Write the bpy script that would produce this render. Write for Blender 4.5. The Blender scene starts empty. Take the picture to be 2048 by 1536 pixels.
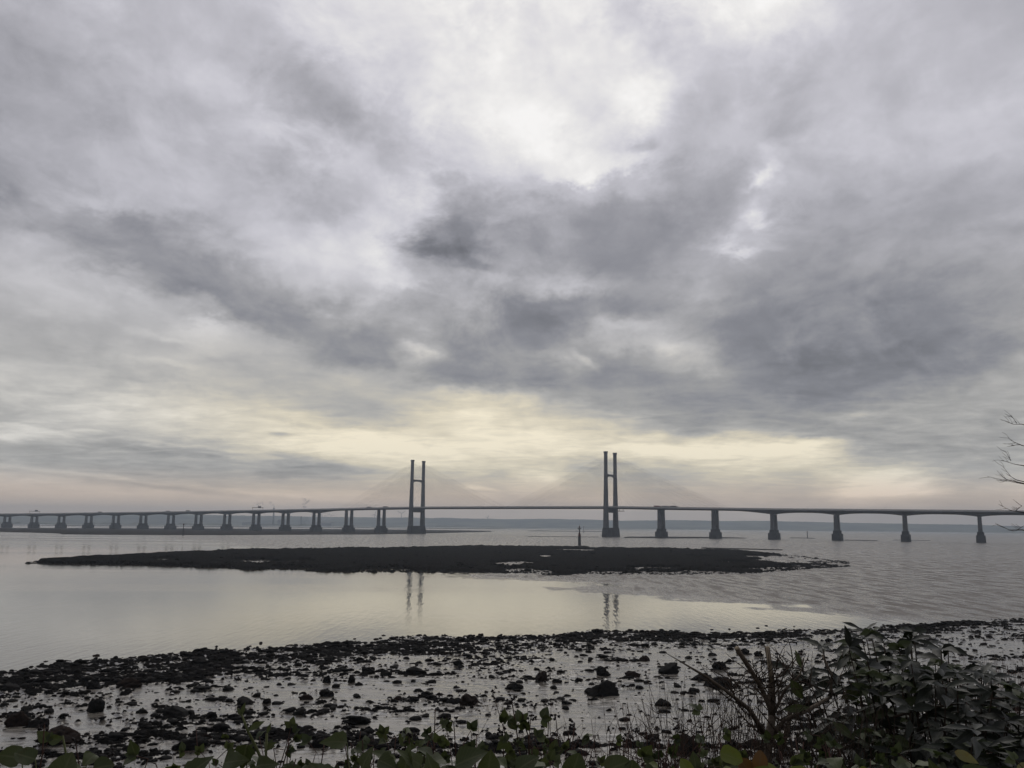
import bpy, bmesh, math, random
import numpy as np
from mathutils import Vector, Matrix, noise as mnoise

# ------------------------------------------------------------------ basics
scene = bpy.context.scene
COL = scene.collection
R = math.radians
EYE = 18.0                                   # the viewer stands on a bank 18 m above low water

def new_mat(name):
    m = bpy.data.materials.new(name); m.use_nodes = True
    nt = m.node_tree; nt.nodes.clear()
    return m, nt

class NT:
    """tiny helper for building node trees"""
    def __init__(s, nt): s.nt = nt
    def n(s, t, **kw):
        nd = s.nt.nodes.new(t)
        for k, v in kw.items(): setattr(nd, k, v)
        return nd
    def put(s, sock, v):
        if v is None: return
        if hasattr(v, 'is_output'): s.nt.links.new(v, sock)
        else: sock.default_value = v
    def math(s, op, a, b=None, c=None, clamp=False):
        nd = s.n('ShaderNodeMath', operation=op, use_clamp=clamp)
        s.put(nd.inputs[0], a); s.put(nd.inputs[1], b); s.put(nd.inputs[2], c)
        return nd.outputs[0]
    def vmath(s, op, a, b=None, scale=None):
        nd = s.n('ShaderNodeVectorMath', operation=op)
        s.put(nd.inputs[0], a); s.put(nd.inputs[1], b)
        if scale is not None: s.put(nd.inputs[3], scale)
        return nd.outputs['Value'] if op in ('DOT_PRODUCT', 'LENGTH', 'DISTANCE') else nd.outputs[0]
    def mapr(s, v, a, b, c=0.0, d=1.0, kind='SMOOTHSTEP'):
        nd = s.n('ShaderNodeMapRange', interpolation_type=kind)
        s.put(nd.inputs[0], v)
        for i, q in enumerate((a, b, c, d)): s.put(nd.inputs[1 + i], q)
        return nd.outputs[0]
    def mixf(s, f, a, b):
        nd = s.n('ShaderNodeMix', data_type='FLOAT')
        s.put(nd.inputs[0], f); s.put(nd.inputs[2], a); s.put(nd.inputs[3], b)
        return nd.outputs[0]
    def mixc(s, f, a, b, blend='MIX'):
        nd = s.n('ShaderNodeMix', data_type='RGBA', blend_type=blend)
        s.put(nd.inputs[0], f); s.put(nd.inputs[6], a); s.put(nd.inputs[7], b)
        return nd.outputs[2]
    def noise(s, vec, scale, detail=4.0, rough=0.5, dist=0.0, lac=2.0, color=False):
        nd = s.n('ShaderNodeTexNoise')
        s.put(nd.inputs['Vector'], vec); s.put(nd.inputs['Scale'], scale)
        s.put(nd.inputs['Detail'], detail); s.put(nd.inputs['Roughness'], rough)
        s.put(nd.inputs['Lacunarity'], lac); s.put(nd.inputs['Distortion'], dist)
        return nd.outputs['Color' if color else 'Fac']
    def mapping(s, vec, loc=(0, 0, 0), rot=(0, 0, 0), sc=(1, 1, 1), kind='POINT'):
        nd = s.n('ShaderNodeMapping', vector_type=kind)
        s.put(nd.inputs[0], vec); nd.inputs[1].default_value = loc
        nd.inputs[2].default_value = rot; nd.inputs[3].default_value = sc
        return nd.outputs[0]

def c4(r, g, b): return (r, g, b, 1.0)

# ------------------------------------------------------------------ sky
SKY_EL = [0, 0.8, 1.6, 2.4, 3.2, 4, 4.8, 5.6, 6.4, 7.2, 8.2, 9.4, 10.6, 11.8, 13, 14.2, 15.4, 16.6, 17.8, 19, 20.2, 21.4, 22.6, 24, 26, 28, 30, 32, 34]
SKY_LUMA = [
    [0.821,0.82,0.82,0.819,0.819,0.818,0.818,0.814,0.81,0.812,0.806,0.8,0.802,0.803,0.803,0.804,0.809,0.813,0.811,0.809,0.808,0.815,0.82,0.82,0.814,0.807,0.807,0.808,0.808,0.807,0.807,0.807,0.808,0.809,0.811,0.814,0.797,0.778,0.772,0.771,0.773,0.774,0.774,0.775,0.771,0.762,0.754,0.751,0.752,0.744,0.744,0.745,0.738,0.738,0.739,0.739,0.739,0.739,0.739,0.739,0.739],
    [0.823,0.823,0.823,0.823,0.824,0.824,0.827,0.826,0.819,0.82,0.814,0.808,0.809,0.808,0.81,0.817,0.824,0.827,0.824,0.821,0.819,0.826,0.831,0.83,0.824,0.816,0.817,0.817,0.816,0.811,0.806,0.811,0.817,0.819,0.822,0.825,0.804,0.78,0.775,0.774,0.775,0.78,0.785,0.787,0.776,0.757,0.743,0.731,0.722,0.715,0.721,0.731,0.73,0.731,0.73,0.729,0.729,0.729,0.729,0.729,0.729],
    [0.832,0.829,0.826,0.823,0.82,0.817,0.83,0.844,0.851,0.853,0.849,0.843,0.838,0.829,0.827,0.836,0.858,0.876,0.881,0.879,0.874,0.872,0.865,0.852,0.841,0.831,0.823,0.824,0.838,0.822,0.791,0.792,0.8,0.802,0.812,0.825,0.804,0.776,0.764,0.76,0.763,0.77,0.773,0.767,0.761,0.758,0.766,0.804,0.856,0.838,0.804,0.77,0.747,0.754,0.771,0.781,0.782,0.783,0.784,0.785,0.787],
    [0.795,0.803,0.811,0.818,0.823,0.828,0.824,0.815,0.8,0.779,0.759,0.739,0.719,0.712,0.71,0.713,0.724,0.736,0.745,0.749,0.753,0.76,0.77,0.782,0.789,0.792,0.787,0.79,0.806,0.81,0.811,0.846,0.862,0.823,0.801,0.797,0.778,0.755,0.737,0.738,0.759,0.773,0.778,0.766,0.756,0.76,0.807,0.895,0.997,1.001,0.95,0.863,0.777,0.763,0.791,0.815,0.815,0.815,0.815,0.814,0.814],
    [0.677,0.683,0.689,0.694,0.7,0.705,0.695,0.683,0.675,0.673,0.667,0.662,0.661,0.662,0.665,0.669,0.685,0.669,0.609,0.607,0.64,0.699,0.747,0.781,0.798,0.804,0.8,0.792,0.784,0.806,0.848,0.901,0.912,0.83,0.773,0.749,0.737,0.733,0.725,0.742,0.786,0.816,0.833,0.827,0.81,0.796,0.838,0.89,0.937,0.956,0.927,0.849,0.743,0.71,0.732,0.76,0.758,0.755,0.752,0.749,0.745],
    [0.771,0.745,0.722,0.702,0.686,0.673,0.667,0.656,0.653,0.666,0.683,0.68,0.666,0.668,0.686,0.714,0.749,0.754,0.711,0.709,0.742,0.812,0.865,0.894,0.907,0.907,0.897,0.878,0.849,0.85,0.864,0.858,0.829,0.764,0.732,0.736,0.751,0.773,0.791,0.819,0.861,0.894,0.916,0.92,0.919,0.91,0.874,0.827,0.776,0.744,0.717,0.692,0.655,0.65,0.669,0.693,0.692,0.691,0.69,0.689,0.687],
    [0.802,0.819,0.834,0.845,0.851,0.854,0.894,0.836,0.752,0.698,0.687,0.695,0.708,0.721,0.747,0.786,0.827,0.872,0.919,0.947,0.962,0.973,0.977,0.974,0.971,0.963,0.946,0.933,0.925,0.917,0.911,0.916,0.915,0.896,0.882,0.88,0.936,0.999,1.003,1.0,1.001,1.001,1.001,1.001,1.004,0.998,0.916,0.805,0.689,0.628,0.605,0.612,0.63,0.642,0.65,0.668,0.669,0.669,0.67,0.67,0.671],
    [0.735,0.731,0.728,0.727,0.727,0.731,0.753,0.776,0.791,0.8,0.797,0.797,0.805,0.81,0.823,0.843,0.865,0.88,0.885,0.895,0.906,0.913,0.923,0.931,0.908,0.878,0.855,0.859,0.892,0.913,0.924,0.927,0.915,0.883,0.857,0.84,0.842,0.839,0.793,0.772,0.794,0.806,0.801,0.761,0.711,0.66,0.642,0.638,0.641,0.648,0.65,0.644,0.644,0.643,0.645,0.661,0.663,0.664,0.665,0.666,0.666],
    [0.765,0.76,0.756,0.751,0.746,0.742,0.753,0.778,0.81,0.843,0.864,0.871,0.868,0.863,0.862,0.865,0.863,0.861,0.856,0.833,0.798,0.746,0.736,0.761,0.792,0.825,0.858,0.888,0.915,0.92,0.906,0.871,0.837,0.82,0.807,0.796,0.753,0.699,0.66,0.642,0.644,0.643,0.638,0.623,0.607,0.595,0.606,0.63,0.663,0.671,0.662,0.645,0.642,0.64,0.64,0.657,0.66,0.661,0.662,0.663,0.665],
    [0.783,0.782,0.779,0.775,0.771,0.767,0.774,0.786,0.8,0.811,0.822,0.821,0.817,0.822,0.817,0.807,0.8,0.791,0.777,0.751,0.719,0.68,0.67,0.691,0.734,0.788,0.846,0.895,0.929,0.913,0.864,0.803,0.752,0.73,0.721,0.719,0.676,0.623,0.602,0.589,0.578,0.572,0.569,0.565,0.561,0.559,0.57,0.59,0.616,0.625,0.63,0.64,0.637,0.631,0.634,0.656,0.662,0.664,0.667,0.671,0.675],
    [0.721,0.731,0.74,0.749,0.757,0.764,0.767,0.752,0.737,0.725,0.718,0.727,0.738,0.746,0.745,0.739,0.734,0.728,0.722,0.716,0.709,0.706,0.699,0.695,0.702,0.724,0.764,0.812,0.863,0.843,0.781,0.725,0.672,0.627,0.603,0.6,0.588,0.575,0.568,0.563,0.559,0.556,0.551,0.538,0.526,0.52,0.527,0.539,0.55,0.56,0.571,0.585,0.595,0.613,0.646,0.686,0.697,0.7,0.702,0.705,0.707],
    [0.678,0.68,0.683,0.687,0.691,0.695,0.698,0.689,0.702,0.73,0.763,0.747,0.725,0.711,0.704,0.703,0.709,0.713,0.715,0.717,0.726,0.739,0.729,0.698,0.644,0.59,0.563,0.553,0.557,0.564,0.567,0.549,0.544,0.573,0.577,0.554,0.542,0.544,0.578,0.597,0.58,0.564,0.543,0.516,0.499,0.494,0.498,0.504,0.505,0.509,0.515,0.52,0.53,0.551,0.597,0.688,0.716,0.715,0.713,0.709,0.703],
    [0.691,0.686,0.682,0.679,0.677,0.678,0.686,0.691,0.697,0.708,0.728,0.739,0.748,0.759,0.764,0.753,0.732,0.71,0.682,0.628,0.584,0.564,0.558,0.578,0.674,0.714,0.616,0.568,0.575,0.589,0.605,0.599,0.615,0.689,0.686,0.607,0.578,0.585,0.642,0.691,0.71,0.658,0.565,0.523,0.501,0.492,0.497,0.506,0.506,0.504,0.501,0.499,0.5,0.514,0.551,0.633,0.66,0.654,0.65,0.648,0.648],
    [0.715,0.711,0.708,0.705,0.702,0.703,0.708,0.711,0.721,0.734,0.745,0.754,0.77,0.793,0.812,0.799,0.724,0.64,0.569,0.553,0.552,0.56,0.582,0.611,0.644,0.649,0.586,0.574,0.61,0.614,0.607,0.597,0.599,0.623,0.658,0.705,0.716,0.713,0.737,0.736,0.691,0.615,0.533,0.506,0.502,0.507,0.516,0.525,0.527,0.523,0.512,0.5,0.505,0.527,0.559,0.626,0.659,0.661,0.662,0.662,0.661],
    [0.723,0.723,0.723,0.722,0.721,0.724,0.732,0.74,0.742,0.752,0.765,0.755,0.729,0.687,0.614,0.565,0.557,0.557,0.567,0.598,0.632,0.663,0.652,0.625,0.596,0.578,0.57,0.59,0.63,0.607,0.561,0.533,0.517,0.513,0.554,0.633,0.664,0.668,0.668,0.652,0.624,0.584,0.538,0.527,0.529,0.538,0.545,0.548,0.537,0.523,0.51,0.507,0.523,0.554,0.584,0.63,0.652,0.65,0.649,0.649,0.65],
    [0.73,0.729,0.727,0.725,0.723,0.734,0.742,0.737,0.722,0.7,0.681,0.648,0.599,0.551,0.547,0.559,0.583,0.615,0.654,0.705,0.735,0.749,0.743,0.71,0.649,0.612,0.618,0.633,0.65,0.616,0.564,0.535,0.522,0.526,0.534,0.544,0.556,0.568,0.578,0.594,0.627,0.628,0.601,0.579,0.562,0.56,0.559,0.558,0.553,0.547,0.543,0.542,0.555,0.579,0.606,0.639,0.658,0.661,0.664,0.666,0.667],
    [0.652,0.676,0.697,0.713,0.723,0.7,0.678,0.662,0.638,0.606,0.57,0.558,0.559,0.564,0.577,0.603,0.64,0.684,0.731,0.781,0.802,0.797,0.824,0.834,0.771,0.716,0.688,0.669,0.661,0.663,0.673,0.689,0.699,0.694,0.676,0.647,0.615,0.591,0.6,0.628,0.674,0.683,0.656,0.623,0.595,0.589,0.584,0.58,0.578,0.578,0.581,0.589,0.602,0.618,0.639,0.659,0.668,0.668,0.669,0.67,0.672],
    [0.579,0.588,0.6,0.613,0.626,0.623,0.598,0.577,0.565,0.555,0.558,0.56,0.594,0.636,0.666,0.693,0.722,0.75,0.779,0.808,0.826,0.833,0.853,0.844,0.763,0.688,0.635,0.579,0.531,0.549,0.591,0.614,0.624,0.616,0.605,0.591,0.58,0.574,0.573,0.585,0.623,0.651,0.672,0.666,0.646,0.635,0.626,0.617,0.61,0.609,0.62,0.63,0.639,0.647,0.662,0.672,0.677,0.68,0.683,0.686,0.689],
    [0.626,0.604,0.587,0.577,0.577,0.642,0.65,0.629,0.625,0.588,0.579,0.621,0.662,0.701,0.729,0.756,0.78,0.795,0.808,0.82,0.833,0.844,0.861,0.827,0.682,0.559,0.482,0.479,0.522,0.541,0.559,0.582,0.598,0.598,0.592,0.581,0.573,0.569,0.563,0.571,0.601,0.667,0.764,0.767,0.734,0.689,0.651,0.638,0.629,0.632,0.643,0.652,0.66,0.668,0.677,0.687,0.693,0.696,0.699,0.701,0.703],
    [0.666,0.665,0.661,0.653,0.645,0.69,0.726,0.75,0.758,0.749,0.737,0.74,0.745,0.752,0.755,0.765,0.773,0.773,0.779,0.792,0.805,0.819,0.841,0.846,0.816,0.728,0.6,0.56,0.581,0.598,0.612,0.611,0.607,0.604,0.598,0.589,0.584,0.582,0.575,0.575,0.585,0.616,0.664,0.749,0.816,0.719,0.652,0.646,0.647,0.654,0.661,0.67,0.68,0.69,0.7,0.705,0.703,0.704,0.704,0.706,0.71],
    [0.636,0.649,0.659,0.664,0.67,0.698,0.712,0.718,0.723,0.731,0.742,0.753,0.762,0.766,0.764,0.761,0.756,0.736,0.722,0.717,0.727,0.753,0.812,0.854,0.867,0.817,0.702,0.652,0.648,0.684,0.717,0.693,0.662,0.64,0.622,0.61,0.605,0.603,0.598,0.596,0.605,0.617,0.627,0.673,0.723,0.738,0.734,0.7,0.685,0.682,0.686,0.693,0.699,0.703,0.707,0.711,0.716,0.721,0.728,0.733,0.734],
    [0.623,0.623,0.623,0.626,0.636,0.662,0.686,0.702,0.712,0.719,0.726,0.729,0.727,0.737,0.749,0.733,0.712,0.702,0.708,0.725,0.741,0.76,0.789,0.815,0.817,0.792,0.741,0.718,0.725,0.773,0.816,0.802,0.775,0.748,0.727,0.712,0.704,0.698,0.682,0.666,0.662,0.658,0.657,0.729,0.83,0.799,0.742,0.718,0.714,0.719,0.725,0.731,0.74,0.748,0.749,0.743,0.734,0.731,0.73,0.73,0.736],
    [0.626,0.626,0.626,0.625,0.628,0.641,0.654,0.661,0.666,0.68,0.698,0.713,0.711,0.717,0.736,0.75,0.746,0.723,0.727,0.755,0.781,0.795,0.77,0.759,0.774,0.8,0.832,0.837,0.831,0.847,0.871,0.896,0.919,0.938,0.938,0.918,0.886,0.842,0.795,0.756,0.725,0.707,0.704,0.755,0.809,0.778,0.757,0.771,0.773,0.767,0.761,0.755,0.751,0.75,0.746,0.74,0.74,0.748,0.756,0.765,0.772],
    [0.626,0.625,0.624,0.625,0.637,0.66,0.68,0.695,0.701,0.704,0.712,0.726,0.745,0.762,0.778,0.793,0.805,0.805,0.801,0.795,0.769,0.752,0.737,0.736,0.758,0.781,0.807,0.825,0.844,0.88,0.917,0.943,0.952,0.939,0.924,0.909,0.865,0.812,0.801,0.791,0.759,0.739,0.744,0.738,0.716,0.7,0.7,0.721,0.746,0.767,0.764,0.76,0.762,0.762,0.762,0.765,0.773,0.775,0.772,0.767,0.761],
    [0.654,0.646,0.639,0.635,0.657,0.691,0.711,0.721,0.729,0.737,0.75,0.76,0.768,0.775,0.776,0.764,0.748,0.732,0.708,0.685,0.671,0.674,0.717,0.758,0.795,0.828,0.857,0.886,0.914,0.944,0.96,0.95,0.926,0.887,0.875,0.892,0.925,0.957,0.9,0.815,0.764,0.746,0.777,0.768,0.726,0.72,0.731,0.751,0.761,0.76,0.757,0.757,0.768,0.762,0.755,0.756,0.756,0.755,0.756,0.756,0.756],
    [0.685,0.685,0.685,0.683,0.692,0.711,0.727,0.733,0.744,0.757,0.759,0.754,0.742,0.731,0.722,0.714,0.711,0.712,0.697,0.692,0.733,0.772,0.803,0.826,0.841,0.858,0.875,0.895,0.915,0.941,0.95,0.921,0.892,0.872,0.868,0.881,0.907,0.932,0.902,0.853,0.805,0.779,0.8,0.803,0.789,0.773,0.759,0.757,0.75,0.742,0.747,0.76,0.764,0.764,0.765,0.764,0.757,0.751,0.749,0.747,0.747],
    [0.685,0.685,0.685,0.686,0.704,0.727,0.747,0.756,0.77,0.773,0.753,0.746,0.744,0.742,0.747,0.76,0.778,0.799,0.814,0.825,0.835,0.845,0.854,0.86,0.864,0.875,0.889,0.895,0.902,0.919,0.926,0.908,0.897,0.902,0.903,0.896,0.88,0.853,0.822,0.798,0.811,0.842,0.877,0.887,0.869,0.858,0.846,0.808,0.778,0.772,0.772,0.771,0.765,0.764,0.764,0.759,0.752,0.747,0.747,0.747,0.747],
    [0.685,0.685,0.685,0.689,0.708,0.731,0.749,0.758,0.772,0.771,0.75,0.745,0.748,0.756,0.777,0.809,0.837,0.858,0.868,0.874,0.877,0.88,0.883,0.885,0.888,0.892,0.898,0.902,0.905,0.913,0.915,0.904,0.9,0.909,0.907,0.893,0.864,0.826,0.823,0.843,0.87,0.898,0.925,0.943,0.949,0.942,0.919,0.864,0.812,0.794,0.781,0.772,0.766,0.764,0.765,0.76,0.753,0.747,0.747,0.747,0.747],
    [0.685,0.685,0.685,0.692,0.712,0.736,0.751,0.76,0.774,0.768,0.748,0.745,0.749,0.758,0.781,0.813,0.84,0.86,0.869,0.874,0.877,0.881,0.885,0.888,0.892,0.896,0.9,0.904,0.909,0.915,0.916,0.904,0.9,0.908,0.907,0.893,0.865,0.828,0.827,0.849,0.871,0.896,0.923,0.942,0.949,0.943,0.922,0.87,0.816,0.795,0.782,0.773,0.767,0.764,0.765,0.761,0.754,0.748,0.747,0.747,0.747]]
SKY_BANKS = [
    [-0.74, 5.06, 13.71, 1.55, 0, 0.043],
    [16.62, 21.67, 1.24, 0.47, 35, 0.086],
    [16.05, 19.02, 1.06, 0.48, 10, 0.078],
    [13.95, 17.43, 2.19, 0.37, 0, 0.086],
    [-2.06, 17.42, 0.87, 0.38, 0, 0.102],
    [-4.24, 17.62, 2.68, 0.69, 0, -0.039],
    [7.41, 12.81, 2.59, 0.42, 0, 0.086],
    [10.61, 11.27, 1.77, 0.44, 0, 0.078],
    [5.04, 10.59, 1.11, 0.32, -40, 0.094],
    [-18.43, 12.87, 2.73, 0.37, -27, 0.055],
    [-11.85, 3.59, 3.75, 0.25, -5, -0.086],
    [-15.0, 5.41, 0.76, 0.16, 0, -0.133],
    [-13.5, 6.15, 1.86, 0.16, -8, -0.055],
    [12.05, 5.32, 5.75, 0.57, 0, 0.047],
    [21.94, 2.07, 2.71, 0.21, 0, 0.078],
    [-27.61, 5.13, 2.34, 0.17, -5, 0.078],
    [-19.97, 4.61, 3.8, 0.15, -4, 0.071],
    [-23.59, 4.37, 9.23, 0.18, -5, -0.055],
    [-23.45, 2.52, 10.1, 0.15, -5, 0.055],
    [-20.65, 2.03, 11.35, 0.18, -5, -0.055],
    [2.18, 2.99, 1.29, 0.16, 0, 0.078],
    [-1.99, 2.41, 1.29, 0.16, -8, 0.102],
    [8.88, 23.72, 0.87, 0.54, 0, -0.086],
    [-22.41, 11.31, 2.59, 0.24, -12, 0.047],
    [-21.43, 9.52, 2.31, 0.24, -10, 0.055],
    [-6.38, 10.98, 1.3, 0.29, -14, 0.086],
    [21.9, 6.79, 2.21, 0.21, 4, 0.055],
    [5.06, 1.68, 2.85, 0.25, 0, 0.039],
    [14.97, 0.8, 1.78, 0.24, -5, 0.047]]


SUN_EL, SUN_AZ = 46.0, 2.0

def build_world():
    w = bpy.data.worlds.new("World"); scene.world = w; w.use_nodes = True
    nt = w.node_tree; nt.nodes.clear(); k = NT(nt)
    dirv = k.n('ShaderNodeTexCoord').outputs['Generated']
    sep = k.n('ShaderNodeSeparateXYZ'); k.put(sep.inputs[0], dirv)
    x, y, z = sep.outputs
    az = k.math('MULTIPLY', k.math('ARCTAN2', x, y), 57.29578)
    el = k.math('MULTIPLY', k.math('ARCSINE', z), 57.29578)
    # a flat cloud deck seen in perspective: streaks spread from the horizon
    zz = k.math('ADD', k.math('MAXIMUM', z, 0.0), 0.11)
    comb = k.n('ShaderNodeCombineXYZ')
    k.put(comb.inputs[0], k.math('DIVIDE', x, zz)); k.put(comb.inputs[1], k.math('DIVIDE', y, zz))
    deck = comb.outputs[0]
    # billowing warp of the cloud cover: soft billows aloft, drawn-out streaks low down
    low = k.mapr(el, 16.0, 5.0)
    wa = k.noise(k.mapping(dirv, rot=(0, R(-14), 0), sc=(1.0, 1.0, 1.6)), 9.0, 10.0, 0.66, 0.2, color=True)
    wb = k.noise(k.mapping(deck, sc=(1.0, 0.55, 1.0)), 2.6, 6.0, 0.58, color=True)
    wn = k.mixc(k.math('MULTIPLY', low, 0.7), wa, wb)
    ws = k.n('ShaderNodeSeparateColor'); k.put(ws.inputs[0], wn)
    calm = k.mapr(el, 0.5, 13.0, 0.10, 1.0)
    az2 = k.math('MULTIPLY_ADD', k.math('SUBTRACT', ws.outputs[0], 0.5), 8.5, az)
    el2 = k.math('MULTIPLY_ADD', k.math('MULTIPLY', k.math('SUBTRACT', ws.outputs[1], 0.5), 6.0), calm, el)
    # broad cover, one ramp over azimuth per elevation
    ul = k.math('MULTIPLY_ADD', az2, 1 / 36.0, 1.0); ur = k.math('MULTIPLY', az2, 1 / 36.0)
    right = k.math('GREATER_THAN', az2, 0.0)
    def ramp(vals, fac):
        r = k.n('ShaderNodeValToRGB'); r.color_ramp.interpolation = 'CARDINAL'; els = r.color_ramp.elements
        els[0].position = 0.0; els[1].position = 1.0
        while len(els) < len(vals): els.new(0.5)
        for j, v in enumerate(vals):
            els[j].position = j / (len(vals) - 1); els[j].color = (v, v, v, 1)
        k.put(r.inputs[0], fac); return r.outputs[0]
    val = None
    for i, (e, row) in enumerate(zip(SKY_EL, SKY_LUMA)):
        v = k.mixf(right, ramp(row[:31], ul), ramp(row[30:], ur))
        val = v if val is None else k.mixf(k.mapr(el2, SKY_EL[i - 1], e, kind='SMOOTHSTEP'), val, v)
    # single banks and rifts
    ce = k.n('ShaderNodeCombineXYZ')
    az3 = k.math('MULTIPLY_ADD', k.math('SUBTRACT', az2, az), 0.6, az)
    el3 = k.math('MULTIPLY_ADD', k.math('SUBTRACT', el2, el), 0.6, el)
    k.put(ce.inputs[0], az3); k.put(ce.inputs[1], el3)
    for a, e, sx, sy, rot, amp in SKY_BANKS:
        v = k.mapping(ce.outputs[0], (a, e, 0), (0, 0, R(rot)), (sx, sy, 1), 'TEXTURE')
        g = k.mapr(k.vmath('LENGTH', v), 1.55, 0.15)
        val = k.math('MULTIPLY_ADD', g, amp, val)
    # ragged fine structure
    n0 = k.noise(k.mapping(dirv, loc=(5, 2, 1), rot=(0, R(10), 0), sc=(1.0, 1.0, 1.3)), 9.0, 9.0, 0.62, 0.5)
    n1 = k.noise(k.mapping(deck, rot=(0, 0, R(12)), sc=(1.0, 0.6, 1.0)), 4.0, 9.0, 0.60, 0.25)
    n2 = k.noise(k.mapping(deck, loc=(3, 1, 0), sc=(0.7, 0.9, 1.0)), 7.0, 7.0, 0.6, 0.4)
    n3 = k.noise(k.mapping(dirv, loc=(1, 7, 3), rot=(0, R(-8), 0), sc=(1.0, 1.0, 1.15)), 17.0, 8.0, 0.60, 0.3)
    n4 = k.noise(k.mapping(dirv, loc=(9, 3, 2)), 3.5, 2.0, 0.5)
    brk = k.mapr(n4, 0.40, 0.60, 0.35, 1.0)
    hard = k.math('ADD', k.math('MULTIPLY', k.math('SUBTRACT', k.mapr(n0, 0.40, 0.60), 0.5), 0.075), k.math('MULTIPLY', k.math('SUBTRACT', k.mapr(n3, 0.42, 0.60), 0.5), 0.050))
    d0 = k.math('MULTIPLY', k.math('MULTIPLY', hard, brk), k.mapr(el, 3.0, 13.0, 0.15, 1.0))
    d1 = k.math('MULTIPLY_ADD', k.math('SUBTRACT', n1, 0.5), k.mapr(el, 0.0, 9.0, 0.07, 0.10), k.math('MULTIPLY', k.math('SUBTRACT', k.mapr(n1, 0.40, 0.60), 0.5), k.mapr(el, 5.0, 13.0, 0.0, 0.038)))
    d2 = k.math('MULTIPLY', k.math('SUBTRACT', n2, 0.5), k.math('MULTIPLY', k.mapr(el, 0.2, 4.0), k.mapr(el, 13.0, 4.5, 0.0, 0.34)))
    val = k.math('ADD', val, k.math('ADD', d0, k.math('ADD', d1, d2)))
    val = k.math('MINIMUM', k.math('MAXIMUM', val, 0.30), 0.975)
    lin = k.math('POWER', val, 2.25)
    lin = k.math('MULTIPLY', lin, k.mapr(y, 0.25, -0.45, 1.0, 0.50))     # the sky away from the sun is duller
    # cloud colour: lavender grey aloft, cream where thin and low, dusty pink at the horizon
    tint = k.mixc(k.mapr(el, 6.0, 20.0), c4(1.03, 1.0, 0.955), c4(1.005, 0.985, 1.065))
    cream = k.math('MULTIPLY', k.mapr(val, 0.64, 0.86), k.mapr(el, 13.0, 7.5, 0.0, 1.0))
    cream = k.math('MULTIPLY', cream, k.mapr(k.math('ABSOLUTE', k.math('SUBTRACT', az, 3.0)), 32.0, 14.0, 0.15, 1.0))
    tint = k.mixc(cream, tint, c4(1.115, 1.0, 0.76))
    white = k.math('MULTIPLY', k.mapr(val, 0.78, 0.95), k.mapr(el, 12.0, 18.0, 0.0, 1.0))
    tint = k.mixc(white, tint, c4(1.02, 1.0, 0.98))
    tint = k.mixc(k.mapr(el, 3.6, 1.2, 0.0, 0.9), tint, c4(1.30, 0.985, 0.74))
    dark = k.math('MULTIPLY', k.mapr(val, 0.64, 0.50), k.mapr(el, 3.0, 8.0, 0.2, 0.9))
    tint = k.mixc(dark, tint, c4(0.985, 0.98, 1.08))
    cloud = k.vmath('SCALE', tint, scale=k.math('MULTIPLY', lin, 10.0))
    sky = k.n('ShaderNodeTexSky', sky_type='NISHITA'); sky.sun_disc = False
    sky.sun_elevation = R(SUN_EL); sky.sun_rotation = R(SUN_AZ)
    mix = k.mixc(0.965, sky.outputs[0], cloud)
    bg = k.n('ShaderNodeBackground'); k.put(bg.inputs[0], mix); bg.inputs[1].default_value = 0.10
    out = k.n('ShaderNodeOutputWorld'); nt.links.new(bg.outputs[0], out.inputs[0])
    w.cycles.sampling_method = 'MANUAL'; w.cycles.sample_map_resolution = 512

build_world()

# veiled sun: a very soft disc behind the cloud
sl = bpy.data.lights.new('sun', 'SUN'); sl.energy = 0.5; sl.angle = R(50); sl.color = (1.0, 0.93, 0.82)
so = bpy.data.objects.new('sun', sl); COL.objects.link(so)
sd = Vector((math.sin(R(SUN_AZ)) * math.cos(R(SUN_EL)), math.cos(R(SUN_AZ)) * math.cos(R(SUN_EL)), math.sin(R(SUN_EL))))
so.rotation_euler = sd.to_track_quat('Z', 'Y').to_euler()

# ------------------------------------------------------------------ camera
cam = bpy.data.cameras.new('camera'); co = bpy.data.objects.new('camera', cam); COL.objects.link(co)
cam.sensor_width = 36; cam.lens = 1771 / 2048 * 36; cam.clip_start = 0.1; cam.clip_end = 60000
co.matrix_world = Matrix.Translation((0, 0, EYE)) @ Matrix.Rotation(R(99.1), 4, 'X') @ Matrix.Rotation(R(0.54), 4, 'Z')
scene.camera = co
scene.view_settings.view_transform = 'Standard'; scene.view_settings.look = 'None'
scene.view_settings.exposure = 0; scene.view_settings.gamma = 1

# ------------------------------------------------------------------ numpy noise
def _h(i, j, seed):
    i = i.astype(np.int64); j = j.astype(np.int64)
    n = (i * 374761393 + j * 668265263 + seed * 974634777) & 0x7fffffff
    n = ((n ^ (n >> 13)) * 1274126177) & 0x7fffffff
    return ((n ^ (n >> 16)) & 0xffff) / 65535.0
def vnoise(x, y, seed=0):
    xi, yi = np.floor(x), np.floor(y); fx, fy = x - xi, y - yi
    fx = fx * fx * (3 - 2 * fx); fy = fy * fy * (3 - 2 * fy)
    a = _h(xi, yi, seed); b = _h(xi + 1, yi, seed); c = _h(xi, yi + 1, seed); d = _h(xi + 1, yi + 1, seed)
    return (a + (b - a) * fx) * (1 - fy) + (c + (d - c) * fx) * fy
def fbm(x, y, octv=4, seed=0, gain=0.5):
    s = 0; amp = 1; tot = 0
    for o in range(octv):
        ca, sa = math.cos(o * 1.1 + .4), math.sin(o * 1.1 + .4)
        s = s + amp * vnoise((x * ca - y * sa) * 2 ** o, (x * sa + y * ca) * 2 ** o, seed + o * 17); tot += amp; amp *= gain
    return s / tot
def sst(x, a, b):
    t = np.clip((x - a) / (b - a), 0, 1); return t * t * (3 - 2 * t)

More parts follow.
